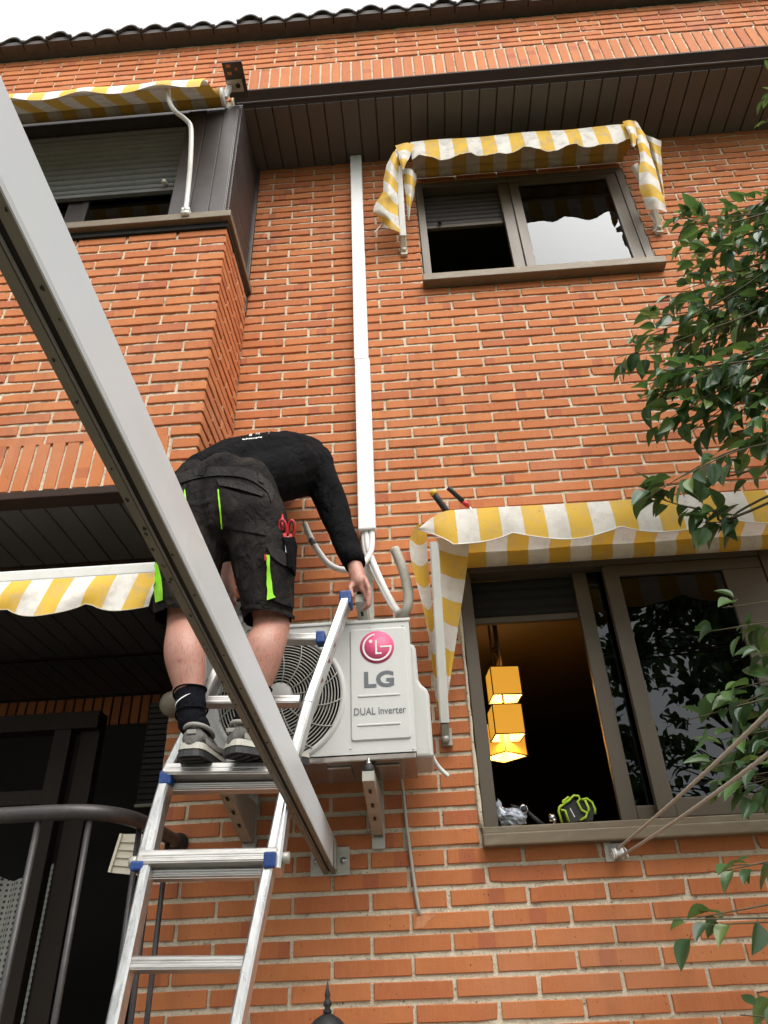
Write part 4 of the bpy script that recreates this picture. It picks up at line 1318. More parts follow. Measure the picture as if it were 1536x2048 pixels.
m_ = MB(); m_.add(vs, fs, True); body = m_.build('body', M['skin'], man, fixn=False)
m_ = MB(); m_.ball(headc+V(0, -.012, .008), .098, 18, (.9, 1.02, 1.1)); 
hv, hf = [Vector(v) for v in m_.v], m_.f
m2 = MB(); keep = [f for f in hf if sum((hv[i]-headc).y for i in f)/len(f) < .05]
m2.add(hv, keep, True); m2.build('hair', M['hair'], man)
for s_ in (-1, 1):
    m_ = MB(); m_.ball(headc+V(s_*.032, .098, -.015), .012, 10); m_.build('eye', M['white_print'], man)

# sweatshirt
mb = MB()
ntube(mb, [at(404, 958, -.575), at(470, 925, -.46), at(540, 917, -.33), at(572, 917, -.22)], [.090, .098, .108, .11])
ntube(mb, [at(448, 950, -.575), at(505, 927, -.46), at(572, 920, -.33), at(604, 920, -.23)], [.100, .112, .118, .11])
ntube(mb, [at(497, 962, -.560), at(540, 955, -.46), at(590, 940, -.35), at(626, 930, -.27)], [.088, .104, .112, .088])
ntube(mb, [shL, shR], [.085, .082])
ntube(mb, [at(622, 930, -.285), shR+V(.006, 0, -.01), at(650, 975, -.295), elR, at(688, 1075, -.335), at(708, 1122, -.375)], [.086, .080, .069, .060, .050, .041])
ntube(mb, [shL, elL, wrL.lerp(elL, .30)], [.082, .062, .045])
ntube(mb, [at(596, 935, -.20), neck], [.085, .068])
vs, fs = remesh(mb, .006, 5)
vs = wrinkle(wrinkle(vs, .0070, 11, 2.0), .0016, 30, 4.0)
m_ = MB(); m_.add(vs, fs, True); shirt = m_.build('sweatshirt', M['sweat'], man, fixn=False)
BV_SH = BVHTree.FromPolygons(vs, fs)
m_ = MB(); m_.tube([at(700, 1104, -.366), at(707, 1120, -.374), at(711, 1131, -.380)], [.0435, .0410, .0375], 18); m_.build('cuff', M['sweat'], man)

# shorts
mb = MB()
ntube(mb, [at(398, 968, -.585), at(392, 1050, -.60), at(376, 1140, -.60), at(364, 1222, -.590)], [.094, .116, .104, .089])
ntube(mb, [at(494, 966, -.580), at(509, 1045, -.60), at(529, 1140, -.60), at(535, 1226, -.585)], [.092, .113, .095, .080])
ntube(mb, [at(447, 962, -.60), at(448, 1040, -.61)], [.102, .108])
vs, fs = remesh(mb, .006, 5)
vs = wrinkle(wrinkle(vs, .0070, 11, 5.0), .0018, 34, 1.0)
hemz = lambda p: (at(364, 1236, -.59).z if p.x < -.36 else at(535, 1240, -.585).z)
wz = at(447, 935, -.6).z
fs2 = []
for f in fs:
    c = sum((vs[i] for i in f), Vector())/len(f)
    if c.z < hemz(c)+.0015*math.sin(c.x*90): continue
    fs2.append(f)
m_ = MB(); m_.add(vs, fs2, True); shorts = m_.build('shorts', M['shorts'], man, fixn=False)
BV_SO = BVHTree.FromPolygons(vs, fs)

def decal(name, rows, bvh, mat, parent, lift=.004, nu=5, nv=4, d0=None):
    """patch laid on a surface: rows of outline pixels are cast onto it and lifted off it"""
    g = loft([[Vector((x_, y_, 0)) for x_, y_ in r_] for r_ in rows], nu, nv)
    out = []; last = None
    for r_ in g:
        o_ = []
        for q in r_:
            d = pray(q.x, q.y); h = bvh.ray_cast(CAM, d)
            if h[0] is None:
                dist = last if last else 2.2
                o_.append(CAM+d*(dist-lift))
            else:
                nrm = h[1] if h[1].dot(d) < 0 else -h[1]
                last = h[3]; o_.append(h[0]+nrm*lift*.5-d*lift*.5)
        out.append(o_)
    m_ = MB(); m_.grid(out, True)
    # rim folded back to the surface
    rim = out[0]+[r_[-1] for r_ in out[1:]]+list(reversed(out[-1][:-1]))+[r_[0] for r_ in reversed(out[1:-1])]
    back = [p+(p-CAM).normalized()*lift*1.6 for p in rim]
    m_.grid([rim+[rim[0]], back+[back[0]]], False)
    return m_.build(name, mat, parent)
decal('waistband', [[(344, 952), (395, 938), (445, 934), (495, 938), (536, 962), (549, 985)], [(348, 972), (396, 957), (446, 952), (493, 958), (530, 981), (542, 1005)]], BV_SO, M['shorts_trim'], shorts, .006, 6, 3)
decal('belt_loop', [[(402, 932), (415, 931)], [(397, 952), (411, 952)]], BV_SO, M['shorts_trim'], shorts, .011, 3, 3)
decal('belt_loop', [[(514, 945), (524, 952)], [(517, 964), (527, 970)]], BV_SO, M['shorts_trim'], shorts, .011, 3, 3)
decal('back_pocket', [[(437, 972), (470, 985), (525, 997)], [(440, 1015), (475, 1030), (531, 1040)], [(443, 1056), (482, 1062), (533, 1072)]], BV_SO, M['shorts'], shorts, .006)
decal('pocket_flap', [[(434, 960), (480, 966), (528, 990)], [(439, 973), (484, 982), (524, 996)]], BV_SO, M['shorts_trim'], shorts, .013)
decal('pocket_flap', [[(350, 985), (362, 976), (374, 969)], [(354, 999), (366, 986), (374, 975)]], BV_SO, M['shorts_trim'], shorts, .010)
decal('lime_piping', [[(435.5, 980), (438.5, 980)], [(439, 1020), (442, 1020)], [(442, 1057), (445, 1057)]], BV_SO, M['neon'], shorts, .009, 2, 5)
decal('lime_piping', [[(368, 978), (371, 978)], [(370, 1000), (373, 1000)], [(373, 1024), (377, 1024)]], BV_SO, M['neon'], shorts, .009, 2, 5)
decal('cargo_pocket', [[(535, 1100), (560, 1108), (584, 1122)], [(537, 1150), (562, 1158), (588, 1166)], [(537, 1197), (562, 1208), (588, 1216)]], BV_SO, M['shorts'], shorts, .009)
decal('cargo_flap', [[(534, 1095), (562, 1103), (583, 1118)], [(540, 1112), (560, 1130), (577, 1136)]], BV_SO, M['shorts_trim'], shorts, .016)
decal('lime_piping', [[(534, 1112), (538, 1112)], [(534, 1150), (541, 1150)], [(534, 1186), (544, 1186)], [(534, 1202), (550, 1196)]], BV_SO, M['neon'], shorts, .015, 3, 5)
decal('red_tab', [[(530, 1110), (534, 1110)], [(531, 1122), (535, 1122)]], BV_SO, M['red'], shorts, .010, 2, 3)
decal('lime_pocket_lining', [[(312, 1128), (318, 1124)], [(309, 1165), (326, 1165)], [(314, 1205), (328, 1200)]], BV_SO, M['neon'], shorts, .010, 3, 5)
decal('hem_band', [[(480, 1214), (500, 1209), (535, 1212), (570, 1221), (590, 1232)], [(479, 1222), (500, 1217), (535, 1220), (570, 1230), (589, 1241)]], BV_SO, M['shorts_trim'], shorts, .004, 5, 3)
decal('centre_seam', [[(404, 958), (405.5, 958)], [(408, 1000), (409.5, 1000)], [(420, 1050), (421.5, 1050)]], BV_SO, M['shorts_trim'], shorts, .003, 2, 5)
# print on the back of the sweatshirt: two slanted lines of letter strokes
m_ = MB()
def mark(px, py, w, h):
    q = []
    for dx, dy in ((0, 0), (w, -w*.14), (w+h*.25, -h-w*.14), (h*.25, -h)):
        d = pray(px+dx, py+dy); hit = BV_SH.ray_cast(CAM, d)
        if hit[0] is None: return
        q.append(hit[0]-d*.004+V(0, 0, .001))
    m_.add(q, [(0, 1, 2, 3)])
x_ = 474.0
while x_ < 543:
    w_ = R.uniform(1.4, 3.6)
    mark(x_, 875-(x_-474)*.13+R.uniform(-.5, .5), w_, R.uniform(3.0, 4.6)); 
    if x_ > 482 and x_ < 520: mark(x_, 882-(x_-474)*.13+R.uniform(-.5, .5), w_, R.uniform(1.8, 2.8))
    x_ += w_+R.uniform(.6, 1.5)
if m_.v: m_.build('back_print', M['white_print'], shirt)

# socks and shoes
def foot(ank, kn, heel, yaw, nm):
    d = (kn-ank).normalized()
    sk = MB()
    pts = [heel+V(math.sin(yaw)*.062, math.cos(yaw)*.062, .045), (heel+V(math.sin(yaw)*.060, math.cos(yaw)*.060, .085)).lerp(ank, .35), ank, ank+d*.05, ank+d*.095]
    sk.tube(cr(pts, 5), [.036]*5+[.037]*5+[.039]*5+[.0415]*5+[.0445], 26)
    vs_ = []
    for v in sk.v:
        v = Vector(v); vs_.append(v+V(noise.noise(v*30)*.002, 0, 0))
    sk.v = [tuple(v) for v in vs_]
    so = sk.build('sock', M['sock'], man)
    sk2 = MB(); 
    for t_, r_ in ((.098, .0465), (.030, .0440)):
        c = ank+d*t_; n_ = 20
        a = d.cross(V(0, 1, 0)).normalized(); b = d.cross(a)
        sk2.tube([c+(a*math.cos(2*math.pi*i/n_)+b*math.sin(2*math.pi*i/n_))*r_+V(0, 0, .004*math.sin(4*math.pi*i/n_)) for i in range(n_+1)], .0028, 6)
    sk2.build('sock_fold', M['sock'], so)
    # shoe in a local frame: f forward, s sideways
    f = V(math.sin(yaw), math.cos(yaw), 0); s_ = V(math.cos(yaw), -math.sin(yaw), 0); Z = V(0, 0, 1)
    L = .265
    def W(u): # half width along the foot
        return .46*(.066+.030*math.sin(min(1, u*1.15)*math.pi*.62)) * (1-max(0, (u-.80)/.20)**2*.75) * (1-max(0, (.10-u)/.10)**2*.45)
    ups = MB()
    sec = []
    prof_h = [(0, .072), (.05, .086), (.14, .083), (.26, .085), (.40, .082), (.6, .064), (.78, .052), (.92, .042), (1.0, .030)]
    for u, h in prof_h:
        w = W(u); ring = []
        for i in range(16):
            t = math.pi*2*i/16
            cx_, cz_ = math.cos(t), math.sin(t)
            zz = .028+(h-.028)*.5*(1+cz_); wd = w*abs(cx_)**.75*(1 if cx_ >= 0 else -1)*(1-.16*max(0, cz_))
            ring.append(heel+f*(u*L+.006*cz_*(1 if u < .1 else 0))+s_*wd+Z*zz)
        sec.append(ring+[ring[0]])
    ups.grid(sec, True)
    ups.add([Vector(p) for p in sec[0][:-1]], [tuple(range(16))], True); ups.add([Vector(p) for p in sec[-1][:-1]], [tuple(range(16))], True)
    uv, uf = remesh(ups, .0035, 4)
    m_ = MB(); m_.add(uv, uf, True); sh = m_.build('shoe', M['shoe'], man, fixn=False)
    def sole(z0, z1, grow, name, mat, lift=0.0, teeth=False):
        m_ = MB(); rows = []
        us = [0, .02, .06, .12, .22, .35, .5, .65, .8, .9, .96, 1.0]
        ring = [(u, 1) for u in us]+[(u, -1) for u in reversed(us)]
        def pt(u, sg, zz, g):
            return heel+f*(u*(L+2*g)-g)+s_*sg*(W(min(max(u, .0), 1))+g)*(1 if 0 < u < 1 else .55)+Z*(zz+.010*max(0, (u-.75)/.25)**2)
        lo = [pt(u, sg, z0, grow) for u, sg in ring]; hi = [pt(u, sg, z1+(.004 if (u < .2 and z1 > .03) else 0), grow*.5) for u, sg in ring]
        n_ = len(ring)
        m_.add(lo+hi, [(i, (i+1) % n_, n_+(i+1) % n_, n_+i) for i in range(n_)]+[tuple(range(n_)), tuple(range(n_, 2*n_))])
        if teeth:
            for k_ in range(9):
                u = .06+k_*.1; m_.box(heel+f*(u*L)+Z*(z0-.002), (.055, .012, .005), Matrix.Rotation(-yaw, 3, 'Z'))
        return m_.build(name, M[mat], sh)
    sole(.0205, .034, .005, 'midsole', 'sole_white'); sole(.001, .021, .0058, 'outsole', 'black', teeth=True)
    # pale collar and heel counter, side panel
    m_ = MB()
    n_ = 22; pts = []
    for i in range(n_+1):
        t = math.radians(-150+300*i/n_)
        pts.append(heel+f*(.064-.058*math.cos(t))+s_*.0365*math.sin(t)+Z*(.080+.008*math.cos(t)))
    m_.tube(pts, .0065, 8); m_.build('collar', M['shoe_trim'], sh)
    m_ = MB(); m_.bbev(heel.x-.013, heel.x+.013, heel.y-.001, heel.y+.006, heel.z+.060, heel.z+.072, .002); m_.build('heel_tab', M['shoe_trim'], sh)
    m_ = MB(); rows = []
    for k_ in range(2):
        rows.append([heel+f*(.02+.17*i/8)+s_*(W((.02+.17*i/8)/L)+.004)+Z*(.040+.014*k_-.004*math.sin(i*.6)) for i in range(9)])
    m_.grid(rows, True); m_.build('side_stripe', M['shoe_trim'], sh)
    return so, sh
hl = atyz(377, -.690, STEP_Z)
hr = atyz(458, -.685, STEP_Z)
soL, shoeL = foot(ankL, kneL, V(hl.x, hl.y, STEP_Z), .02, 'left')
soR, shoeR = foot(ankR, kneR, V(hr.x, hr.y, STEP_Z), .70, 'right')
bmv = [Vector(v.co)+off(man) for v in soL.data.vertices]; BV_SK = BVHTree.FromPolygons(bmv, [tuple(p.vertices) for p in soL.data.polygons])
decal('white_swoosh', [[(351, 1411), (354, 1403), (362, 1396), (372, 1390), (381, 1387)], [(349, 1416), (356, 1404.5), (363, 1398), (373, 1391.5), (381, 1387.5)]], BV_SK, M['white_print'], soL, .003, 4, 2)

# scissors and holster on the right hip
sc = thing('electrician_scissors', 'red handled scissors tucked in the holster on the right hip', 'scissors', at(573, 1062, -.57))
def loop(c, rx, rz, tilt, n=22):
    out = []
    for i in range(n+1):
        t = 2*math.pi*i/n; x_, z_ = rx*math.cos(t), rz*math.sin(t)
        out.append(c+V(x_*math.cos(tilt)-z_*math.sin(tilt), -.012*math.sin(t), x_*math.sin(tilt)+z_*math.cos(tilt)))
    return out
c1, c2 = at(566, 1056, -.662), at(583, 1057, -.648)
m_ = MB(); m_.tube(loop(c1, .0115, .025, .12), .0042, 8, caps=False); m_.tube(loop(c2, .011, .024, -.10), .0042, 8, caps=False); m_.build('handle', M['red'], sc)
m_ = MB(); m_.tube(loop(c1, .0072, .0195, .12), .0026, 8, caps=False); m_.tube(loop(c2, .007, .019, -.10), .0026, 8, caps=False); m_.build('handle_lining', M['black'], sc)
m_ = MB(); m_.bar(at(574, 1074, -.650), at(577, 1110, -.650), .016, .006, (0, 1, 0)); m_.build('blade', M['chrome'], sc)
m_ = MB(); m_.bar(at(569, 1068, -.655), at(577, 1094, -.655), .010, .012, (0, 1, 0)); m_.bar(at(582, 1070, -.650), at(579, 1094, -.652), .010, .011, (0, 1, 0)); m_.build('shank', M['red'], sc)
cu_ = thing('cutter_handle', 'short red handle with orange tip above the scissors in the holster', 'tool', at(560, 1040, -.58))
m_ = MB(); m_.cyl(at(561, 1030, -.645), at(566, 1062, -.652), .009, 12); m_.build('grip', M['red'], cu_)
m_ = MB(); m_.cyl(at(560, 1025, -.645), at(561, 1030, -.645), .0085, 12); m_.build('tip', M['yellow'], cu_)
ho = MB()
ho.prism([at(567, 1074, -.666), at(589, 1074, -.666), at(587, 1098, -.666), at(585, 1134, -.666), at(577, 1135, -.666), at(572, 1100, -.666)], (0, 0, 0), (0, .06, 0))
ho.build('holster', M['sweat'], shorts)

# ------------------------------------------------------------------ awnings
SW = 0.083
# (1) lower right awning over the open window
a1 = thing('awning', 'clean yellow and white striped awning over the lower window', 'awning', (1.0, 0, 2.3))
YF = -0.30; zt_, xL, xR = 3.088, 0.237, 1.80
m_ = MB(); n = 100; rows = [[], [], [], [], []]; st = []
for i in range(n+1):
    x_ = xL+(xR-xL)*i/n
    ph = (x_-0.585)/0.395
    ln = 0.118+0.040*abs(math.sin(math.pi*ph))**.75
    e_ = min(1, max(0, (x_-.237)/.125)); dr_ = max(0, (.36-x_)/.123)
    ln *= e_**.8
    for k_ in range(5):
        t = k_/4
        rows[k_].append(V(x_, YF+.03*dr_**2-.012*math.sin(t*2.6)+.004*math.sin(i*.35+k_*.4)*t, zt_-.055*dr_**1.6-ln*t+.003*math.sin(i*.11)))
for k_ in range(5): st += [(p.x-.297)/SW+9 for p in rows[k_]]
m_.grid(rows, True, st=st)
m_.build('valance', M['stripe'], a1, fixn=False)
m_ = MB(); m_.tube([p+V(0, -.001, 0) for p in rows[4]], .0022, 6); m_.build('hem_piping', M['arm'], a1)
xL = .335
m_ = MB(); rows = []
for k_ in range(9):
    t = k_/8
    rows.append([V(xL+.01+(xR-xL-.02)*i/30, YF+.004+(YF*-1-.055)*t, zt_-.004-.075*t-.020*math.sin(math.pi*t)+.004*math.sin(i*.7+k_)*math.sin(math.pi*t)) for i in range(31)])
m_.grid(rows, True, st=[(p.x-xL)/SW for r_ in rows for p in r_]); m_.build('canopy', M['stripe'], a1, fixn=False)
m_ = MB(); m_.cyl((xL+.02, YF+.02, zt_-.022), (xR-.02, YF+.02, zt_-.022), .013, 12); m_.build('front_bar', M['arm'], a1)
m_ = MB(); m_.cyl((xL+.05, -.058, 3.012), (xR-.05, -.058, 3.012), .040, 20); m_.at['st'] = [(v[0]-xL)/SW for v in m_.v]; 
vs_ = []; fs_ = []
m_ = MB(); rows = [[V(xL+.05+(xR-xL-.1)*i/40, -.058+.04*math.cos(2*math.pi*k_/16), 3.012+.04*math.sin(2*math.pi*k_/16)) for i in range(41)] for k_ in range(17)]
m_.grid(rows, True, st=[(p.x-xL)/SW for r_ in rows for p in r_]); m_.build('cloth_roll', M['stripe'], a1, fixn=False)
armT, armB = at(868, 1085, YF+.02), at(889, 1445, -.075)
m_ = MB(); m_.bar(armB, armT, .034, .030, (0, 1, 0), .005); m_.build('arm', M['arm'], a1)
m_ = MB(); m_.bar(at(889, 1446, -.075), at(891, 1478, -.035), .030, .024, (0, 1, 0), .004); m_.cyl(at(891, 1478, -.05)-V(.012, 0, 0), at(891, 1478, -.05)+V(.012, 0, 0), .013, 12); m_.bb(.270, .306, -.03, -.0078, 2.285, 2.345); m_.build('arm_pivot', M['steel'], a1)
m_ = MB(); m_.bar(armB+V(1.47, 0, 0), armT+V(1.47, 0, 0), .034, .030, (0, 1, 0), .005); m_.build('arm', M['arm'], a1)
# curled left side cloth
def side_cloth(mb, left, right, nv, s0, s1):
    g = loft([left, right] if len(left) == len(right) else None, 6, 4)
L0 = [at(838, 1046, -.272), at(826, 1061, -.28), at(819, 1086, -.275), at(823, 1125, -.25), at(834, 1170, -.22), at(847, 1220, -.19), at(860, 1285, -.15), at(866, 1345, -.12), at(873, 1410, -.09), at(880, 1440, -.08)]
L1 = [at(842, 1045, -.27), at(852, 1056, -.25), at(854, 1086, -.235), at(856, 1125, -.225), at(860, 1170, -.20), at(865, 1220, -.18), at(871, 1285, -.14), at(877, 1345, -.12), at(882, 1410, -.10), at(885, 1442, -.09)]
g = loft([L0, [a.lerp(b, .5)+V(0, .015, 0) for a, b in zip(L0, L1)], L1], 6, 3)
m_ = MB(); sts = []
for r_ in g:
    acc = 0
    for i, p in enumerate(r_):
        if i: acc += (p-r_[i-1]).length
        sts.append(acc/SW+1.0)
m_.grid(g, True, st=sts); m_.build('side_curl', M['stripe'], a1, fixn=False)
L0 = [at(872, 1075, -.275), at(880, 1150, -.235), at(886, 1225, -.20), at(890, 1310, -.15), at(893, 1400, -.10)]
L1 = [at(940, 1078, -.20), at(932, 1150, -.17), at(920, 1230, -.14), at(908, 1310, -.11), at(894, 1405, -.09)]
g = loft([L0, [a.lerp(b, .5)+V(0, .012, 0) for a, b in zip(L0, L1)], L1], 6, 3); m_ = MB(); sts = []
for r_ in g:
    for p in r_: sts.append((3.2-p.z)/SW*.95+.1)
m_.grid(g, True, st=sts); m_.build('side_panel', M['stripe'], a1, fixn=False)

# (2) torn awning on the upper right window
a2 = thing('awning', 'torn weathered yellow and white awning folded above the upper right window', 'awning', (1.0, 0, 5.1))
YF = -0.22; zt_, xL, xR = 5.752, 0.36, 1.66
m_ = MB(); n = 80; rows = [[], [], [], [], []]
for i in range(n+1):
    x_ = xL+(xR-xL)*i/n
    ph = (x_-1.00)/0.30
    ln = 0.160+0.055*abs(math.sin(math.pi*ph))**.8
    for k_ in range(5):
        t = k_/4
        rows[k_].append(V(x_+.004*math.sin(i), YF-.014*math.sin(t*2.6)+.010*math.sin(i*.5+k_*.6)*t, zt_-ln*t+.006*math.sin(i*.19)+.004*R.uniform(-1, 1)*t))
m_.grid(rows, True, st=[(p.x-xL)/.082 for r_ in rows for p in r_]); m_.build('valance', M['stripe_old'], a2, fixn=False)
m_ = MB(); m_.tube([p+V(0, -.001, 0) for p in rows[4]], .0022, 6); m_.build('hem_piping', M['cream'], a2)
m_ = MB(); rows = []
for k_ in range(9):
    t = k_/8
    rows.append([V(xL+.01+(xR-xL-.02)*i/30, YF+.004+(-YF-.06)*t, zt_-.004-.05*t-.03*math.sin(math.pi*t)+.008*math.sin(i*.8+k_)*math.sin(math.pi*t)) for i in range(31)])
m_.grid(rows, True, st=[(p.x-xL)/.082 for r_ in rows for p in r_]); m_.build('canopy', M['stripe_shaded'], a2, fixn=False)
m_ = MB(); rows = [[V(xL+.03+(xR-xL-.06)*i/40, -.055+.032*math.cos(2*math.pi*k_/16), 5.70+.032*math.sin(2*math.pi*k_/16)) for i in range(41)] for k_ in range(17)]
m_.grid(rows, True, st=[(p.x-xL)/.082 for r_ in rows for p in r_]); m_.build('cloth_roll', M['stripe_shaded'], a2, fixn=False)
m_ = MB(); m_.cyl((xL+.02, YF+.02, zt_-.025), (xR-.02, YF+.02, zt_-.025), .013, 12); m_.build('front_bar', M['arm'], a2)
for (tp, bt) in (((797, 335), (806, 474)), ((1268, 330), (1305, 400))):
    t_, b_ = at(tp[0], tp[1], YF+.02), at(bt[0], bt[1], -.07)
    m_ = MB(); m_.bar(b_, t_, .038, .030, (0, 1, 0), .005); m_.build('arm', M['arm'], a2)
for (p_, q_) in (((806, 472), (808, 500)), ((1308, 420), (1318, 456))):
    m_ = MB(); m_.bar(at(p_[0], p_[1], -.07), at(q_[0], q_[1], -.02), .034, .030, (0, 1, 0), .004); e_ = at(q_[0], q_[1], -.03); m_.cyl(e_-V(.012, 0, 0), e_+V(.012, 0, 0), .013, 12); m_.bb(e_.x-.018, e_.x+.018, -.028, -.0078, e_.z-.03, e_.z+.05); m_.build('arm_pivot', M['cream'], a2)
def drape(lines, name, old=True, sc=.082, ofs=0.0, nu=6, nv=4, par=None, wob=.006):
    g = loft(lines, nu, nv); m_ = MB(); sts = []
    for a, r_ in enumerate(g):
        acc = 0
        for i, p in enumerate(r_):
            if i: acc += (p-r_[i-1]).length
            sts.append(acc/sc+ofs)
    g = [[p+V(noise.noise(p*14), noise.noise(p*14+V(5, 5, 5)), 0)*wob for p in r_] for r_ in g]
    m_.grid(g, True, st=sts); return m_.build(name, M['stripe_old' if old else 'stripe'], par, fixn=False)
A = [at(800, 288, YF), at(782, 312, -.23), at(768, 350, -.20), at(765, 385, -.18), at(752, 405, -.16), at(747, 424, -.15), at(762, 440, -.13), at(763, 455, -.12)]
B = [at(806, 300, YF-.02), at(790, 318, -.25), at(782, 350, -.235), at(778, 385, -.22), at(770, 405, -.20), at(765, 425, -.185), at(778, 440, -.16), at(782, 458, -.14)]
C = [at(812, 306, YF-.01), at(800, 322, -.22), at(796, 350, -.20), at(796, 385, -.18), at(796, 405, -.165), at(797, 425, -.15), at(799, 445, -.13), at(801, 466, -.11)]
drape([A, B, C], 'torn_side_cloth', par=a2)
A = [at(800, 335, -.17), at(808, 370, -.15), at(812, 400, -.13), at(815, 440, -.10)]
B = [at(822, 338, -.19), at(822, 370, -.17), at(820, 400, -.15), at(817, 440, -.12)]
C = [at(834, 352, -.14), at(829, 385, -.12), at(823, 410, -.11), at(817, 442, -.10)]
drape([A, B, C], 'inner_side_cloth', par=a2, ofs=.4)
A = [at(790, 290, YF-.03), at(798, 310, YF-.035), at(803, 335, YF-.03)]
B = [at(812, 285, YF-.045), at(808, 315, YF-.05), at(806, 338, YF-.04)]
C = [at(828, 290, YF-.03), at(820, 312, YF-.03), at(809, 336, YF-.03)]
drape([A, B, C], 'cloth_corner', par=a2, ofs=1.0)
m_ = MB(); m_.tube(cr([at(765, 445, -.13), at(758, 455, -.13), at(748, 466, -.14)], 4), [.004]*4+[.003]*4+[.001], 6); m_.build('loose_thread', M['stripe_old'], a2)
A = [at(1262, 244, YF), at(1272, 275, -.23), at(1280, 320, -.22), at(1278, 350, -.20), at(1281, 385, -.17), at(1292, 420, -.12)]
B = [at(1270, 242, YF-.02), at(1284, 275, -.25), at(1292, 320, -.24), at(1296, 350, -.22), at(1306, 385, -.19), at(1316, 418, -.15)]
C = [at(1277, 246, YF-.01), at(1292, 275, -.22), at(1306, 320, -.20), at(1314, 350, -.18), at(1326, 390, -.15), at(1334, 424, -.11)]
drape([A, B, C], 'torn_side_cloth', par=a2)
A = [at(1285, 268, -.17), at(1300, 300, -.15), at(1314, 345, -.13), at(1327, 395, -.10)]
B = [at(1305, 275, -.19), at(1313, 305, -.17), at(1320, 345, -.15), at(1328, 395, -.12)]
C = [at(1322, 282, -.14), at(1323, 310, -.12), at(1325, 350, -.11), at(1329, 395, -.09)]
drape([A, B, C], 'outer_side_cloth', par=a2, ofs=.4)
A = [at(1245, 243, YF-.02), at(1256, 265, YF-.03), at(1262, 290, YF-.02)]
B = [at(1258, 240, YF-.035), at(1264, 270, YF-.05), at(1267, 294, YF-.03)]
C = [at(1270, 243, YF-.02), at(1272, 268, YF-.02), at(1272, 290, YF-.02)]
drape([A, B, C], 'cloth_corner', par=a2, ofs=1.0)
m_ = MB(); m_.tube(cr([at(1296, 425, -.10), at(1308, 442, -.08), at(1313, 455, -.05), at(1305, 463, -.04)], 5), .0035, 6); m_.build('pull_cord', M['white'], a2)

# (3) awning at the bay window
a3 = thing('awning', 'rolled faded striped awning above the bay window shutter', 'awning', (-1.8, -0.5, 4.8))
xL, xR = -3.4, -0.700
YV = -0.74
zv1, zv0 = at(230, 172, YV).z, at(230, 196, YV).z
RY, RZ, RR = -0.515, 5.845, .048
m_ = MB(); rows = [[V(xL+(xR-xL)*i/60, RY+RR*math.cos(2*math.pi*k_/18), RZ+RR*math.sin(2*math.pi*k_/18)) for i in range(61)] for k_ in range(19)]
m_.grid(rows, True, st=[(p.x-xR)/.083 for r_ in rows for p in r_]); m_.build('cloth_roll', M['stripe_shaded'], a3, fixn=False)
m_ = MB(); m_.lathe((xR, RY, RZ), [(.050, 0), (.050, .016), (.02, .02)], 18, 'x'); m_.build('roll_cap', M['arm'], a3)
m_ = MB(); rows = []
for k_ in range(8):
    t = k_/7
    rows.append([V(xL+(xR-xL)*i/60, RY-.02+(YV-RY+.03)*t, RZ-.035+(zv1-.012-RZ+.035)*t-.012*math.sin(math.pi*t)) for i in range(61)])
m_.grid(rows, True, st=[(p.x-xR)/.083 for r_ in rows for p in r_]); m_.build('canopy', M['stripe_shaded'], a3, fixn=False)
m_ = MB(); m_.cyl((xL, YV+.016, zv1-.014), (xR, YV+.016, zv1-.014), .012, 12); m_.build('front_bar', M['arm'], a3)
m_ = MB(); rows = []
for k_ in range(6):
    t = k_/5
    r_ = []
    for i in range(121):
        x_ = xL+(xR-xL)*i/120
        w_ = .5+.5*math.cos(2*math.pi*(x_+.72)/.40)
        r_.append(V(x_-.012*t, YV-.035*t-.012*math.sin(t*3), zv1-(zv1-zv0)*t*(.85+.45*w_)+.004*math.sin(i*.7)*t))
    rows.append(r_)
m_.grid(rows, True, st=[(p.x-xR)/.083 for r_ in rows for p in r_]); m_.build('valance', M['stripe_old'], a3, fixn=False)
m_ = MB(); m_.tube(cr([at(337, 182, -.73), at(339, 203, -.715), at(350, 222, -.69), at(372, 240, -.655), at(382, 258, -.63), at(381, 320, -.575), at(376, 380, -.52), at(371, 425, -.50)], 6), .0125, 12); m_.build('arm', M['arm'], a3)
e_ = at(371, 427, -.50); m_ = MB(); m_.bbev(e_.x-.02, e_.x+.02, -.512, -.475, 4.815, 4.835, .003); m_.cyl(e_-V(.018, 0, .0), e_+V(.018, 0, 0), .014, 12); m_.build('arm_pivot', M['arm'], a3)
m_ = MB(); m_.bbev(-.675, -.562, -.655, -.462, 5.944, 5.950, .001); mp = m_.build('mounting_plate', M['brown_metal'], a3)
m_ = MB()
for px_, py_ in ((456, 132), (459, 147)): c = atz(px_, py_, 5.9435); m_.bb(c.x-.012, c.x+.012, c.y-.008, c.y+.008, 5.9425, 5.9438)
c = atz(472, 138, 5.9435); m_.lathe((c.x, c.y, 5.9426), [(.008, 0), (.008, .001)], 14); m_.build('plate_hole', M['brick'], mp)
m_ = MB(); c = atz(470, 171, 5.94); m_.bbev(c.x-.042, c.x+.045, c.y-.034, c.y+.034, 5.934, 5.9415, .001); mz = m_.build('zinc_bearing', M['steel'], a3)
m_ = MB(); m_.lathe((c.x+.018, c.y, 5.9325), [(.014, 0), (.014, .001)], 14); m_.lathe((c.x-.022, c.y+.008, 5.9325), [(.010, 0), (.010, .001)], 14); m_.build('bearing_hole', M['groove'], mz)
m_ = MB(); m_.bar((xR+.018, RY, RZ), (c.x-.03, c.y, 5.934), .02, .03, (1, 0, 0)); m_.build('roll_bracket', M['arm'], a3)

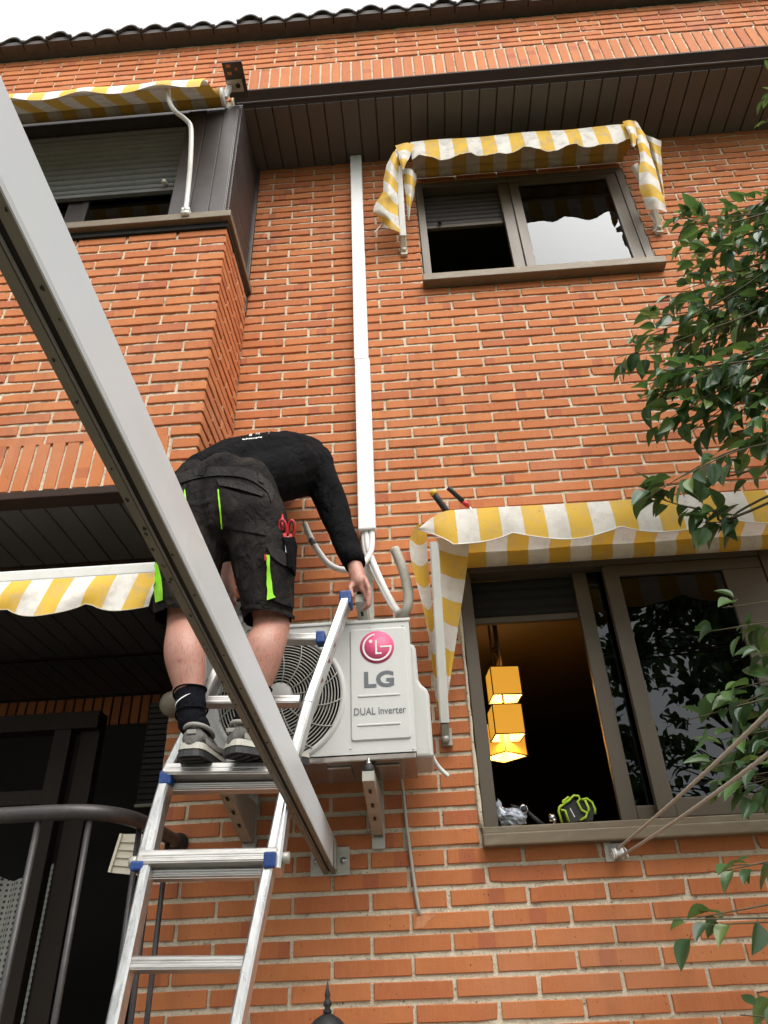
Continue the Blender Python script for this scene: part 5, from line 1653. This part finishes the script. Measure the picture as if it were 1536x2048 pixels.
# (4) awning under the loggia soffit
a4 = thing('awning', 'closed awning with white front bar and drooping valance above the balcony', 'awning', (-1.8, -0.1, 2.8))
YA = -0.40; z1 = at(150, 1133, YA-.02).z
m_ = MB(); m_.bbev(-3.4, -0.665, YA-.02, YA+.06, z1-.048, z1, .008); m_.build('front_bar', M['arm'], a4)
m_ = MB(); rows = [[] for _ in range(6)]; xL, xR = -3.4, -0.665
cu0, cu1 = at(6, 1245, YA-.03).x, at(175, 1232, YA-.03).x
for i in range(121):
    x_ = xL+(xR-xL)*i/120
    ph = (x_-cu1-.02)/(cu1-cu0)
    ln = .105+.050*abs(math.sin(math.pi*ph))**.8
    for k_ in range(6):
        t = k_/5; rows[k_].append(V(x_-.028*t, YA-.022-.02*math.sin(t*2)+.012*math.sin(i*.5+k_*.5)*t, z1-.046-ln*t))
m_.grid(rows, True, st=[(p.x+.028*(j//121)/5-xR)/.076+.2 for j, p in enumerate([p for r_ in rows for p in r_])]); m_.build('valance', M['stripe_old'], a4, fixn=False)
m_ = MB(); m_.tube([p+V(0, -.001, 0) for p in rows[5]], .0018, 6); m_.build('hem_piping', M['cream'], a4)
for xx in (-2.9, -1.75):
    m_ = MB(); m_.bar((xx, YA+.03, z1-.001), (xx, YA+.10, SOF_LOW), .03, .05, (0, 1, 0)); m_.build('hanger', M['brown_metal'], a4)

# ------------------------------------------------------------------ railing
rl = thing('balcony_railing', 'brown grey tubular balcony railing curving back to the wall', 'railing', (-1.2, -0.5, 1.02))
RZ_ = 2.015
path = [V(-3.2, -.585, RZ_), V(-1.6, -.585, RZ_), V(-1.0, -.585, RZ_), V(-.83, -.585, RZ_), V(-.74, -.575, RZ_), V(-.675, -.53, RZ_), V(-.640, -.45, RZ_), V(-.632, -.34, RZ_), V(-.637, -.16, RZ_), V(-.64, -.014, RZ_)]
m_ = MB(); m_.tube(cr(path, 6), .0210, 16); m_.build('top_rail', M['rail'], rl)
m_ = MB(); m_.lathe((-.64, -.0085, RZ_), [(.032, 0), (.032, -.010), (.026, -.016), (.023, -.05)], 20, 'y'); m_.build('wall_flange', M['black'], rl)
bars = [-.978, -.845, -.715, -1.111, -1.244, -1.377, -1.51, -1.643, -1.776]
for xx in bars:
    yy = -.585 if xx < -.74 else -.562
    m_ = MB(); m_.cyl((xx, yy, 1.0), (xx, yy, RZ_-.012), .0085, 10); m_.build('baluster', M['rail'], rl)
for yy in (-.40, -.27, -.14):
    m_ = MB(); m_.cyl((-.635, yy, 1.0), (-.635, yy, RZ_-.012), .0085, 10); m_.build('baluster', M['rail'], rl)
m_ = MB(); m_.tube(cr([V(p.x, p.y, 1.04) for p in path], 6), .015, 12); m_.build('bottom_rail', M['rail'], rl)
# cream ribbed panel hanging behind the railing
cp = thing('ribbed_panel', 'cream ribbed plastic panel tilted behind the railing corner', 'panel', at(255, 1745, -.25))
pts = [at(244, 1668, -.25), at(285, 1668, -.25), at(290, 1752, -.25), at(220, 1745, -.25)]
m_ = MB(); m_.prism(pts, (0, 0, 0), (0, .012, 0)); m_.build('sheet', M['cream'], cp)
m_ = MB()
for t_ in (.2, .4, .6, .8):
    a, b = pts[0].lerp(pts[3], t_), pts[1].lerp(pts[2], t_); m_.bar(a+V(0, -.002, 0), b+V(0, -.002, 0), .004, .004)
m_.bar(pts[0]+V(0, -.003, 0), pts[3]+V(0, -.003, 0), .012, .008); m_.build('rib', M['cream'], cp)

# globe lamp at the loggia corner
gl = thing('globe_lamp', 'unlit opal globe lamp on the brick corner behind the calf', 'lamp', (-0.742, -0.07, 2.45))
m_ = MB(); m_.ball((-.700, -.075, 2.475), .046, 20); m_.build('globe', M['globe'], gl)
m_ = MB(); m_.lathe((-.700, -.0085, 2.475), [(.028, 0), (.028, -.012), (.018, -.03)], 14, 'y'); m_.build('base', M['black'], gl)

# garden lantern top at the bottom edge
lt = thing('garden_lantern', 'black pointed lantern top at the bottom edge of the picture', 'lantern', (-0.03, -0.8, 0))
LX, LY = at(655, 1990, -.8).x, -.8
zc = at(655, 2010, -.8).z-.024
m_ = MB(); m_.lathe((LX, LY, zc), [(.050, -.045), (.048, -.030), (.040, -.014), (.026, .000), (.015, .006), (.009, .009)], 8); m_.build('cap', M['lantern'], lt)
m_ = MB(); m_.lathe((LX, LY, zc), [(.007, .008), (.0095, .013), (.0055, .019), (.009, .024), (.007, .031), (.0045, .036), (.0065, .041), (.0035, .050), (.001, .066)], 12); m_.build('finial', M['lantern'], lt)
m_ = MB(); m_.lathe((LX, LY, zc), [(.055, -.052), (.055, -.045)], 8); m_.build('rim', M['lantern'], lt)
m_ = MB(); m_.lathe((LX, LY, zc), [(.030, -.20), (.044, -.053)], 6); m_.build('glazing', M['glass'], lt)
m_ = MB(); m_.cyl((LX, LY, 0), (LX, LY, zc-.20), .022, 12); m_.lathe((LX, LY, 0), [(.09, 0), (.08, .03), (.03, .06)], 16); m_.build('post', M['lantern'], lt)

# ------------------------------------------------------------------ tools on the awning and the sill, lamp inside
t1 = thing('hammer_handle', 'black tool handle with yellow end cap lying on the lower awning', 'tool', at(888, 1015, -.22))
a_, b_ = at(866, 985, -.26), at(900, 1032, -.22)
m_ = MB(); m_.tube([a_, a_.lerp(b_, .35), a_.lerp(b_, .7), b_], [.0135, .0125, .013, .012], 14); m_.build('grip', M['black'], t1)
m_ = MB(); m_.tube([a_-(b_-a_)*.06, a_+(b_-a_)*.10], [.0150, .0150], 14); m_.build('end_cap', M['yellow'], t1)
m_ = MB(); c = b_+(b_-a_)*.8; m_.bar(b_, c, .012, .008, (0, 1, 0)); m_.bbev(c.x-.03, c.x+.06, c.y-.012, c.y+.012, c.z-.012, c.z+.012, .003); m_.build('head', M['chrome'], t1)
t2 = thing('screwdriver', 'slim black and red tool handle beside the yellow capped one', 'tool', at(935, 1010, -.2))
a_, b_ = at(896, 975, -.25), at(926, 1003, -.22)
m_ = MB(); m_.tube([a_, a_.lerp(b_, .3), b_], [.0105, .0095, .0100], 14); m_.build('grip', M['black'], t2)
m_ = MB(); m_.tube([b_, b_+(b_-a_)*.35], [.0105, .009], 14); m_.build('collar', M['red'], t2)
m_ = MB(); m_.cyl(b_+(b_-a_)*.3, b_+(b_-a_)*1.3, .004, 8); m_.build('shaft', M['chrome'], t2)

SZ = WIN_L[2]+.032
g1 = thing('plastic_bag', 'crumpled clear plastic bag at the left of the open sill', 'bag', at(1020, 1640, .10))
m_ = MB(); c = at(1020, 1632, .10)
m_.ball(c+V(.006, 0, -.006), .046, 26, (1.1, .7, .66)); m_.tube([c+V(-.022, 0, .008), c+V(-.034, 0, .026), c+V(-.040, 0, .040), c+V(-.046, 0, .044)], [.020, .011, .016, .019], 16)
vv = []
for v in m_.v:
    v = Vector(v); k_ = noise.noise(v*70)*.012+noise.noise(v*160)*.008; d = (v-c).normalized(); vv.append(tuple(v+d*k_))
m_.v = vv; m_.sm = [False]*len(m_.f); m_.build('film', M['bag'], g1, fixn=False)
g2 = thing('ratchet_tool', 'black handled ratchet tool with bright round head on the open sill', 'tool', at(1060, 1640, .09))
c = at(1047, 1619, .09)
m_ = MB(); m_.lathe((c.x, c.y, c.z), [(.0165, .01), (.0165, -.008), (.012, -.012)], 20, 'y'); m_.build('head', M['chrome'], g2)
m_ = MB(); m_.lathe((c.x, c.y-.012, c.z), [(.011, .001), (.011, -.004), (.004, -.005)], 16, 'y'); m_.tube([c+V(.012, .004, -.006), at(1074, 1640, .09), at(1088, 1652, .09)], [.006, .007, .008], 10); m_.tube([c+V(-.01, .004, .004), at(1022, 1611, .10)], [.005, .004], 8); m_.build('handle', M['black'], g2)
g3 = thing('laser_level', 'lime green and black cage framed laser level leaning on the open sill', 'tool', at(1150, 1640, .10))
def px3(l, Y): return [at(x_, y_, Y) for x_, y_ in l]
m_ = MB(); m_.prism(px3([(1122, 1622), (1130, 1612), (1150, 1598), (1172, 1628), (1160, 1642), (1138, 1646)], .075), (0, 0, 0), (0, .07, 0)); m_.prism(px3([(1156, 1602), (1172, 1600), (1188, 1616), (1186, 1640), (1170, 1642)], .09), (0, 0, 0), (0, .05, 0)); m_.build('body', M['black'], g3)
m_ = MB()
for l, Y in (([(1124, 1646), (1117, 1622), (1119, 1614), (1127, 1609), (1126, 1603), (1137, 1594), (1141, 1598), (1148, 1591), (1157, 1592), (1160, 1598), (1155, 1603), (1163, 1620), (1174, 1626), (1172, 1634), (1160, 1641)], .068), ([(1163, 1600), (1174, 1597), (1184, 1605), (1190, 1618), (1190, 1628)], .085), ([(1170, 1600), (1178, 1618), (1174, 1628)], .08), ([(1122, 1620), (1130, 1621), (1138, 1644)], .066), ([(1127, 1609), (1141, 1598)], .066)):
    m_.tube(px3(l, Y), .0042, 8)
m_.build('guard_cage', M['limetool'], g3)
m_ = MB(); m_.cyl(at(1098, 1636, .1), at(1112, 1634, .1), .012, 12); m_.cyl(at(1106, 1642, .09), at(1111, 1641, .09), .009, 12); m_.build('mount', M['chrome'], g3)
m_ = MB()
for i in range(5): c = at(1141+i*1.9, 1618+i*3.6, .0735); m_.box(c, (.0035, .001, .0055))
m_.build('lettering', M['white_print'], g3)
g4 = thing('room_light', 'tiny warm light spot deep in the lower room', 'lamp', at(1244, 1622, 1.5))
m_ = MB(); m_.ball(at(1244, 1622, 1.5), .009, 12); m_.build('bulb', M['spark'], g4)
m_ = MB(); c = at(1244, 1622, 1.5); m_.cyl((c.x, c.y+.008, 1.0), (c.x, c.y+.008, c.z-.008), .004, 8); m_.build('stem', M['black'], g4)

pl = thing('pendant_lamp', 'lit pendant lamp of three yellow cube shades inside the lower window', 'lamp', at(1008, 1510, .8))
for (cx_, cy_, Y, hs_, rot) in ((1007, 1370, .80, .069, .10), (1012, 1446, .80, .069, .10), (1006, 1482, .95, .076, .75)):
    c = at(cx_, cy_, Y); Rz = Matrix.Rotation(rot, 3, 'Z')
    m_ = MB()
    cs = [c+Rz @ V(sx*hs_, sy*hs_, 0) for sx, sy in ((-1, -1), (1, -1), (1, 1), (-1, 1))]
    for i in range(4):
        a, b = cs[i], cs[(i+1) % 4]
        m_.add([a-V(0, 0, hs_), b-V(0, 0, hs_), b+V(0, 0, hs_), a+V(0, 0, hs_)], [(0, 1, 2, 3)])
    sh = m_.build('shade', M['shade'], pl, fixn=False)
    m_ = MB(); ci = [c+(p-c)*.965 for p in cs]
    for i in range(4):
        a, b = ci[i], ci[(i+1) % 4]
        m_.add([a-V(0, 0, hs_*.99), b-V(0, 0, hs_*.99), b+V(0, 0, hs_*.99), a+V(0, 0, hs_*.99)], [(0, 1, 2, 3)])
    m_.build('shade_lining', M['shade_in'], sh, fixn=False)
    m_ = MB()
    for i in range(4):
        a, b = cs[i], cs[(i+1) % 4]
        for z_ in (-hs_, hs_): m_.bar(a+V(0, 0, z_), b+V(0, 0, z_), .005, .005)
        m_.bar(a-V(0, 0, hs_), a+V(0, 0, hs_), .005, .005, (1, 0, 0))
    m_.build('shade_frame', M['lamp_frame'], sh)
    m_ = MB(); m_.ball(c, .022, 14); m_.build('bulb', M['bulb'], sh)
    m_ = MB(); m_.cyl(c+V(0, 0, .02), V(c.x, c.y, 3.27), .006, 8); m_.build('cord', M['black'], pl)
    lp = bpy.data.lights.new('lamp_glow', 'POINT'); lp.energy = 1.3; lp.color = (1.0, .72, .42); lp.shadow_soft_size = .03
    lo_ = bpy.data.objects.new('lamp_glow', lp); COL.objects.link(lo_); lo_.parent = pl; lo_.location = c-off(pl)+V(0, 0, -.035)
m_ = MB(); c = at(989, 1300, .8); m_.tube(cr([c+V(0, 0, -.09), c+V(.012, -.01, -.04), c+V(-.01, 0, 0), c+V(.012, 0, .05), c+V(0, 0, .3)], 4), .006, 8); m_.build('twisted_flex', M['brown_trim'], pl)

# ------------------------------------------------------------------ leafy tree at the right
def leaf_mesh(k):
    rr = random.Random(100+k)
    L, Wd = 1.0, rr.uniform(.50, .66)
    bend = rr.uniform(.05, .28); fold = rr.uniform(.15, .40); tw = rr.uniform(-.25, .25)
    vs = [(0, 0, 0)]; nst = 6; rows = []
    for i in range(nst+1):
        t = i/nst; w = Wd*.5*math.sin(math.pi*min(1, t**.80))**.85*(1-.12*t) if 0 < t < 1 else .008
        z = -bend*t*t
        rows.append([(s_*w+tw*t*t*.3, t*L, z+abs(s_)*w*fold*2) for s_ in (-1, -.5, 0, .5, 1)])
    vs = [p for r_ in rows for p in r_]
    fs = [(i*5+j, i*5+j+1, (i+1)*5+j+1, (i+1)*5+j) for i in range(nst) for j in range(4)]
    b_ = len(vs); vs += [(-.014, -.16, -.01), (.014, -.16, -.01), (.014, .02, .004), (-.014, .02, .004)]; fs.append((b_, b_+1, b_+2, b_+3))
    return vs, fs
LEAF = [leaf_mesh(k) for k in range(8)]
LEAFME = []
for k, (vs, fs) in enumerate(LEAF):
    me = bpy.data.meshes.new('leaf'); me.from_pydata(vs, [], fs); me.polygons.foreach_set('use_smooth', [True]*len(fs)); me.materials.append(M['leaf']); LEAFME.append(me)
tree = thing('leafy_tree', 'dark green glossy leaved tree reaching in from the right edge', 'tree', (2.1, -1.0, 0))
trunk = MB()
trunk.tube(cr([V(2.15, -1.0, 0), V(2.12, -1.0, 1.2), V(2.05, -.97, 2.4), V(2.1, -.95, 3.6), V(2.2, -.9, 4.9)], 6), [.055-.0016*i for i in range(25)], 10)
tk = trunk.build('trunk', M['bark'], tree)
leaves = []       # (pos, dir, up, size)
def branch(pts, nleaf, size, spread=.06, r0=.006, tip=True):
    path = cr(pts, 8); m_ = MB(); n_ = len(path)
    m_.tube(path, [r0*(1-.8*i/(n_-1)) for i in range(n_)], 6); m_.build('branch', M['bark'], tree)
    for k in range(nleaf):
        t = R.uniform(.40, 1.0) if not (tip and k < 2) else 1.0
        i = min(int(t*(n_-1)), n_-2); p = path[i]; d = (path[i+1]-path[i]).normalized()
        out = Vector((R.gauss(0, 1), R.gauss(0, 1), R.gauss(-.25, .8)))
        out = (out-d*out.dot(d)); out.normalize()
        dr = (d*R.uniform(.4, 1.1)+out*R.uniform(.5, 1.1)+V(0, 0, -.25)).normalized()
        leaves.append((p+out*R.uniform(.004, spread)*.4, dr, R.uniform(.60, 1.25)*size*1.05))
def twig_cluster(base, tips, nl, size):
    nl = int(nl*1.9) if nl > 6 else nl+2
    for tp in tips:
        mid = base.lerp(tp, .4)+V(R.uniform(-.06, .06), R.uniform(-.08, .08), R.uniform(-.08, .10))
        mid2 = base.lerp(tp, .75)+V(R.uniform(-.03, .03), R.uniform(-.05, .05), R.uniform(-.03, .07))
        branch([base+V(0, 0, R.uniform(-.25, .25)), mid, mid2, tp], nl, size, .10)
# crown in front of the upper wall
b1_ = V(2.12, -.93, 3.85); b2_ = V(2.08, -.96, 3.3); b3_ = V(2.05, -.97, 2.6); b4_ = V(2.06, -.97, 2.2)
T = lambda l: [at(x_, y_, R.uniform(-.85, -.45)) for x_, y_ in l]
twig_cluster(b1_, T([(1345, 430), (1375, 440), (1400, 450), (1450, 432), (1352, 490), (1480, 450), (1530, 430), (1400, 520), (1440, 500), (1370, 545), (1510, 480), (1365, 580), (1480, 530)]), 15, .066)
twig_cluster(b2_+V(0, 0, .4), T([(1290, 632), (1330, 600), (1250, 690), (1235, 715), (1300, 680), (1345, 640), (1400, 620), (1420, 590), (1470, 620), (1510, 600), (1350, 700), (1390, 680), (1330, 735), (1440, 660), (1500, 680)]), 14, .068)
twig_cluster(b2_, T([(1275, 800), (1300, 860), (1330, 790), (1360, 830), (1290, 770), (1390, 760), (1400, 850), (1430, 800), (1375, 870), (1440, 850), (1470, 760), (1480, 870), (1510, 810), (1520, 900), (1300, 745)]), 12, .074)
twig_cluster(b3_+V(0, 0, .35), T([(1275, 1005), (1310, 975), (1350, 960), (1400, 940), (1440, 915), (1470, 900)]), 7, .074)
branch([b3_+V(0, 0, .4), at(1500, 1022, -.62), at(1430, 1022, -.6), at(1360, 1010, -.58), at(1300, 990, -.56)], 26, .078)
branch([b3_+V(0, 0, .4), at(1520, 1000, -.62), at(1470, 1040, -.6), at(1400, 1045, -.6)], 12, .080)
twig_cluster(V(2.1, -.9, 4.6), [at(1533, 190, -.5), at(1534, 240, -.5), at(1545, 150, -.5)], 5, .070)
# lower sprays by the window
twig_cluster(b4_, [at(1398, 1265, -.62), at(1445, 1215, -.62), at(1480, 1245, -.6), at(1500, 1320, -.58), at(1520, 1280, -.6), at(1515, 1380, -.6)], 6, .066)
twig_cluster(b4_+V(0, 0, -.05), [at(1375, 1440, -.62), at(1405, 1395, -.62), at(1450, 1420, -.62), at(1440, 1480, -.60), at(1395, 1540, -.60), at(1420, 1590, -.6), at(1480, 1500, -.58), at(1500, 1560, -.6), at(1450, 1560, -.62), at(1510, 1440, -.6), at(1470, 1535, -.66), at(1430, 1520, -.58), at(1525, 1500, -.66), at(1500, 1470, -.55), at(1520, 1600, -.62), at(1465, 1600, -.6)], 8, .066)
twig_cluster(b4_+V(0, 0, -.5), [at(1430, 1745, -.70), at(1465, 1730, -.70)], 3, .058)
twig_cluster(b4_+V(0, 0, -.6), [at(1330, 1840, -.72), at(1395, 1835, -.72), at(1420, 1850, -.72)], 3, .058)
twig_cluster(b4_+V(0, 0, -.7), [at(1480, 2030, -.72), at(1515, 1985, -.72)], 4, .058)
def lmat(p, d, s_):
    up = Vector((R.gauss(0, .45), R.gauss(-.35, .45), 1.0)); x_ = d.cross(up)
    if x_.length < 1e-3: x_ = V(1, 0, 0)
    x_.normalize(); z_ = x_.cross(d).normalized()
    m_ = Matrix((x_, d, z_)).transposed().to_4x4()
    return Matrix.Translation(p) @ m_ @ Matrix.Scale(s_, 4)
vis = []
for l in leaves:
    q = project(l[0]); inside = q is not None and -40 < q[0] < 1576 and -40 < q[1] < 2090
    dist = (l[0]-CAM).length
    vis.append(((l[2]/dist) if inside else 0, l))
vis.sort(key=lambda a: -a[0])
restm = MB()
to = off(tree)
for i, (a, l) in enumerate(vis):
    mt = lmat(*l)
    if i < 300 and a > 0:
        o = bpy.data.objects.new('leaf', LEAFME[i % 8]); COL.objects.link(o); o.parent = tree
        o.matrix_local = Matrix.Translation(-to) @ mt
    else:
        vs, fs = LEAF[i % 8]; restm.add([mt @ Vector(v) for v in vs], fs, True, tone=R.random())
# the rest of the crown out of frame to the right
for k in range(900):
    c = V(R.gauss(2.35, .38), R.gauss(-1.0, .35), R.uniform(1.9, 5.2))
    q = project(c)
    if q is not None and q[0] < 1590: continue
    mt = lmat(c, Vector((R.gauss(0, 1), R.gauss(0, 1), R.gauss(-.3, .6))).normalized(), R.uniform(.05, .085))
    vs, fs = LEAF[k % 8]; restm.add([mt @ Vector(v) for v in vs], fs, True, tone=R.random())
tag(restm.build('foliage', M['leaf'], tree, fixn=False), kind='stuff')

# trees behind the photographer: one mirrored in the lower pane, others added for shade
def garden_shade_tree(label, x, y, h, r, nl, seed):
    rr = random.Random(seed)
    t = thing('garden_shade_tree', label, 'tree', (x, y, 0), 'garden trees behind the camera')
    m_ = MB(); m_.tube(cr([V(x, y, 0), V(x+.1, y, h*.3), V(x-.05, y+.1, h*.6), V(x, y, h*.85)], 5), [.12-.006*i for i in range(16)], 10)
    for q in range(9):
        a = q*2.4; z_ = h*(.35+.05*q); m_.tube([V(x, y, z_), V(x+math.cos(a)*r*.4, y+math.sin(a)*r*.4, z_+.3), V(x+math.cos(a)*r*.8, y+math.sin(a)*r*.8, z_+.5)], [.04, .025, .01], 6)
    m_.build('trunk', M['bark'], t)
    m_ = MB()
    cl_ = [(V(x+rr.gauss(0, r*.45), y+rr.gauss(0, r*.45), h*.58+rr.gauss(0, h*.19)), rr.uniform(.25, .5)) for _ in range(60)]
    for k in range(nl):
        c, s_ = rr.choice(cl_)
        p = c+Vector((rr.gauss(0, s_*.5), rr.gauss(0, s_*.5), rr.gauss(0, s_*.45)))
        mt = lmat(p, Vector((rr.gauss(0, 1), rr.gauss(0, 1), rr.gauss(-.4, .6))).normalized(), rr.uniform(.10, .17))
        vs, fs = LEAF[k % 8]; m_.add([mt @ Vector(v) for v in vs], fs, True, tone=rr.random())
    tag(m_.build('crown', M['leaf'], t, fixn=False), kind='stuff')
    return t
g0 = garden_shade_tree('broad green garden tree behind the photographer, made tall to shade the lower wall', 3.7, -5.4, 8.8, 1.9, 5200, 5)
for gx, gy, sc_, rz in ((.6, -6.2, 1.0, 1.3), (-2.6, -6.0, .95, 2.6), (-5.6, -6.6, 1.05, 4.1), (6.8, -6.2, 1.0, 5.2)):  # unseen copies that block low sky from the lower wall and loggia
    g_ = copyobj(g0); g_.location = (gx, gy, 0); g_.scale = (sc_, sc_, sc_); g_.rotation_euler = (0, 0, rz)
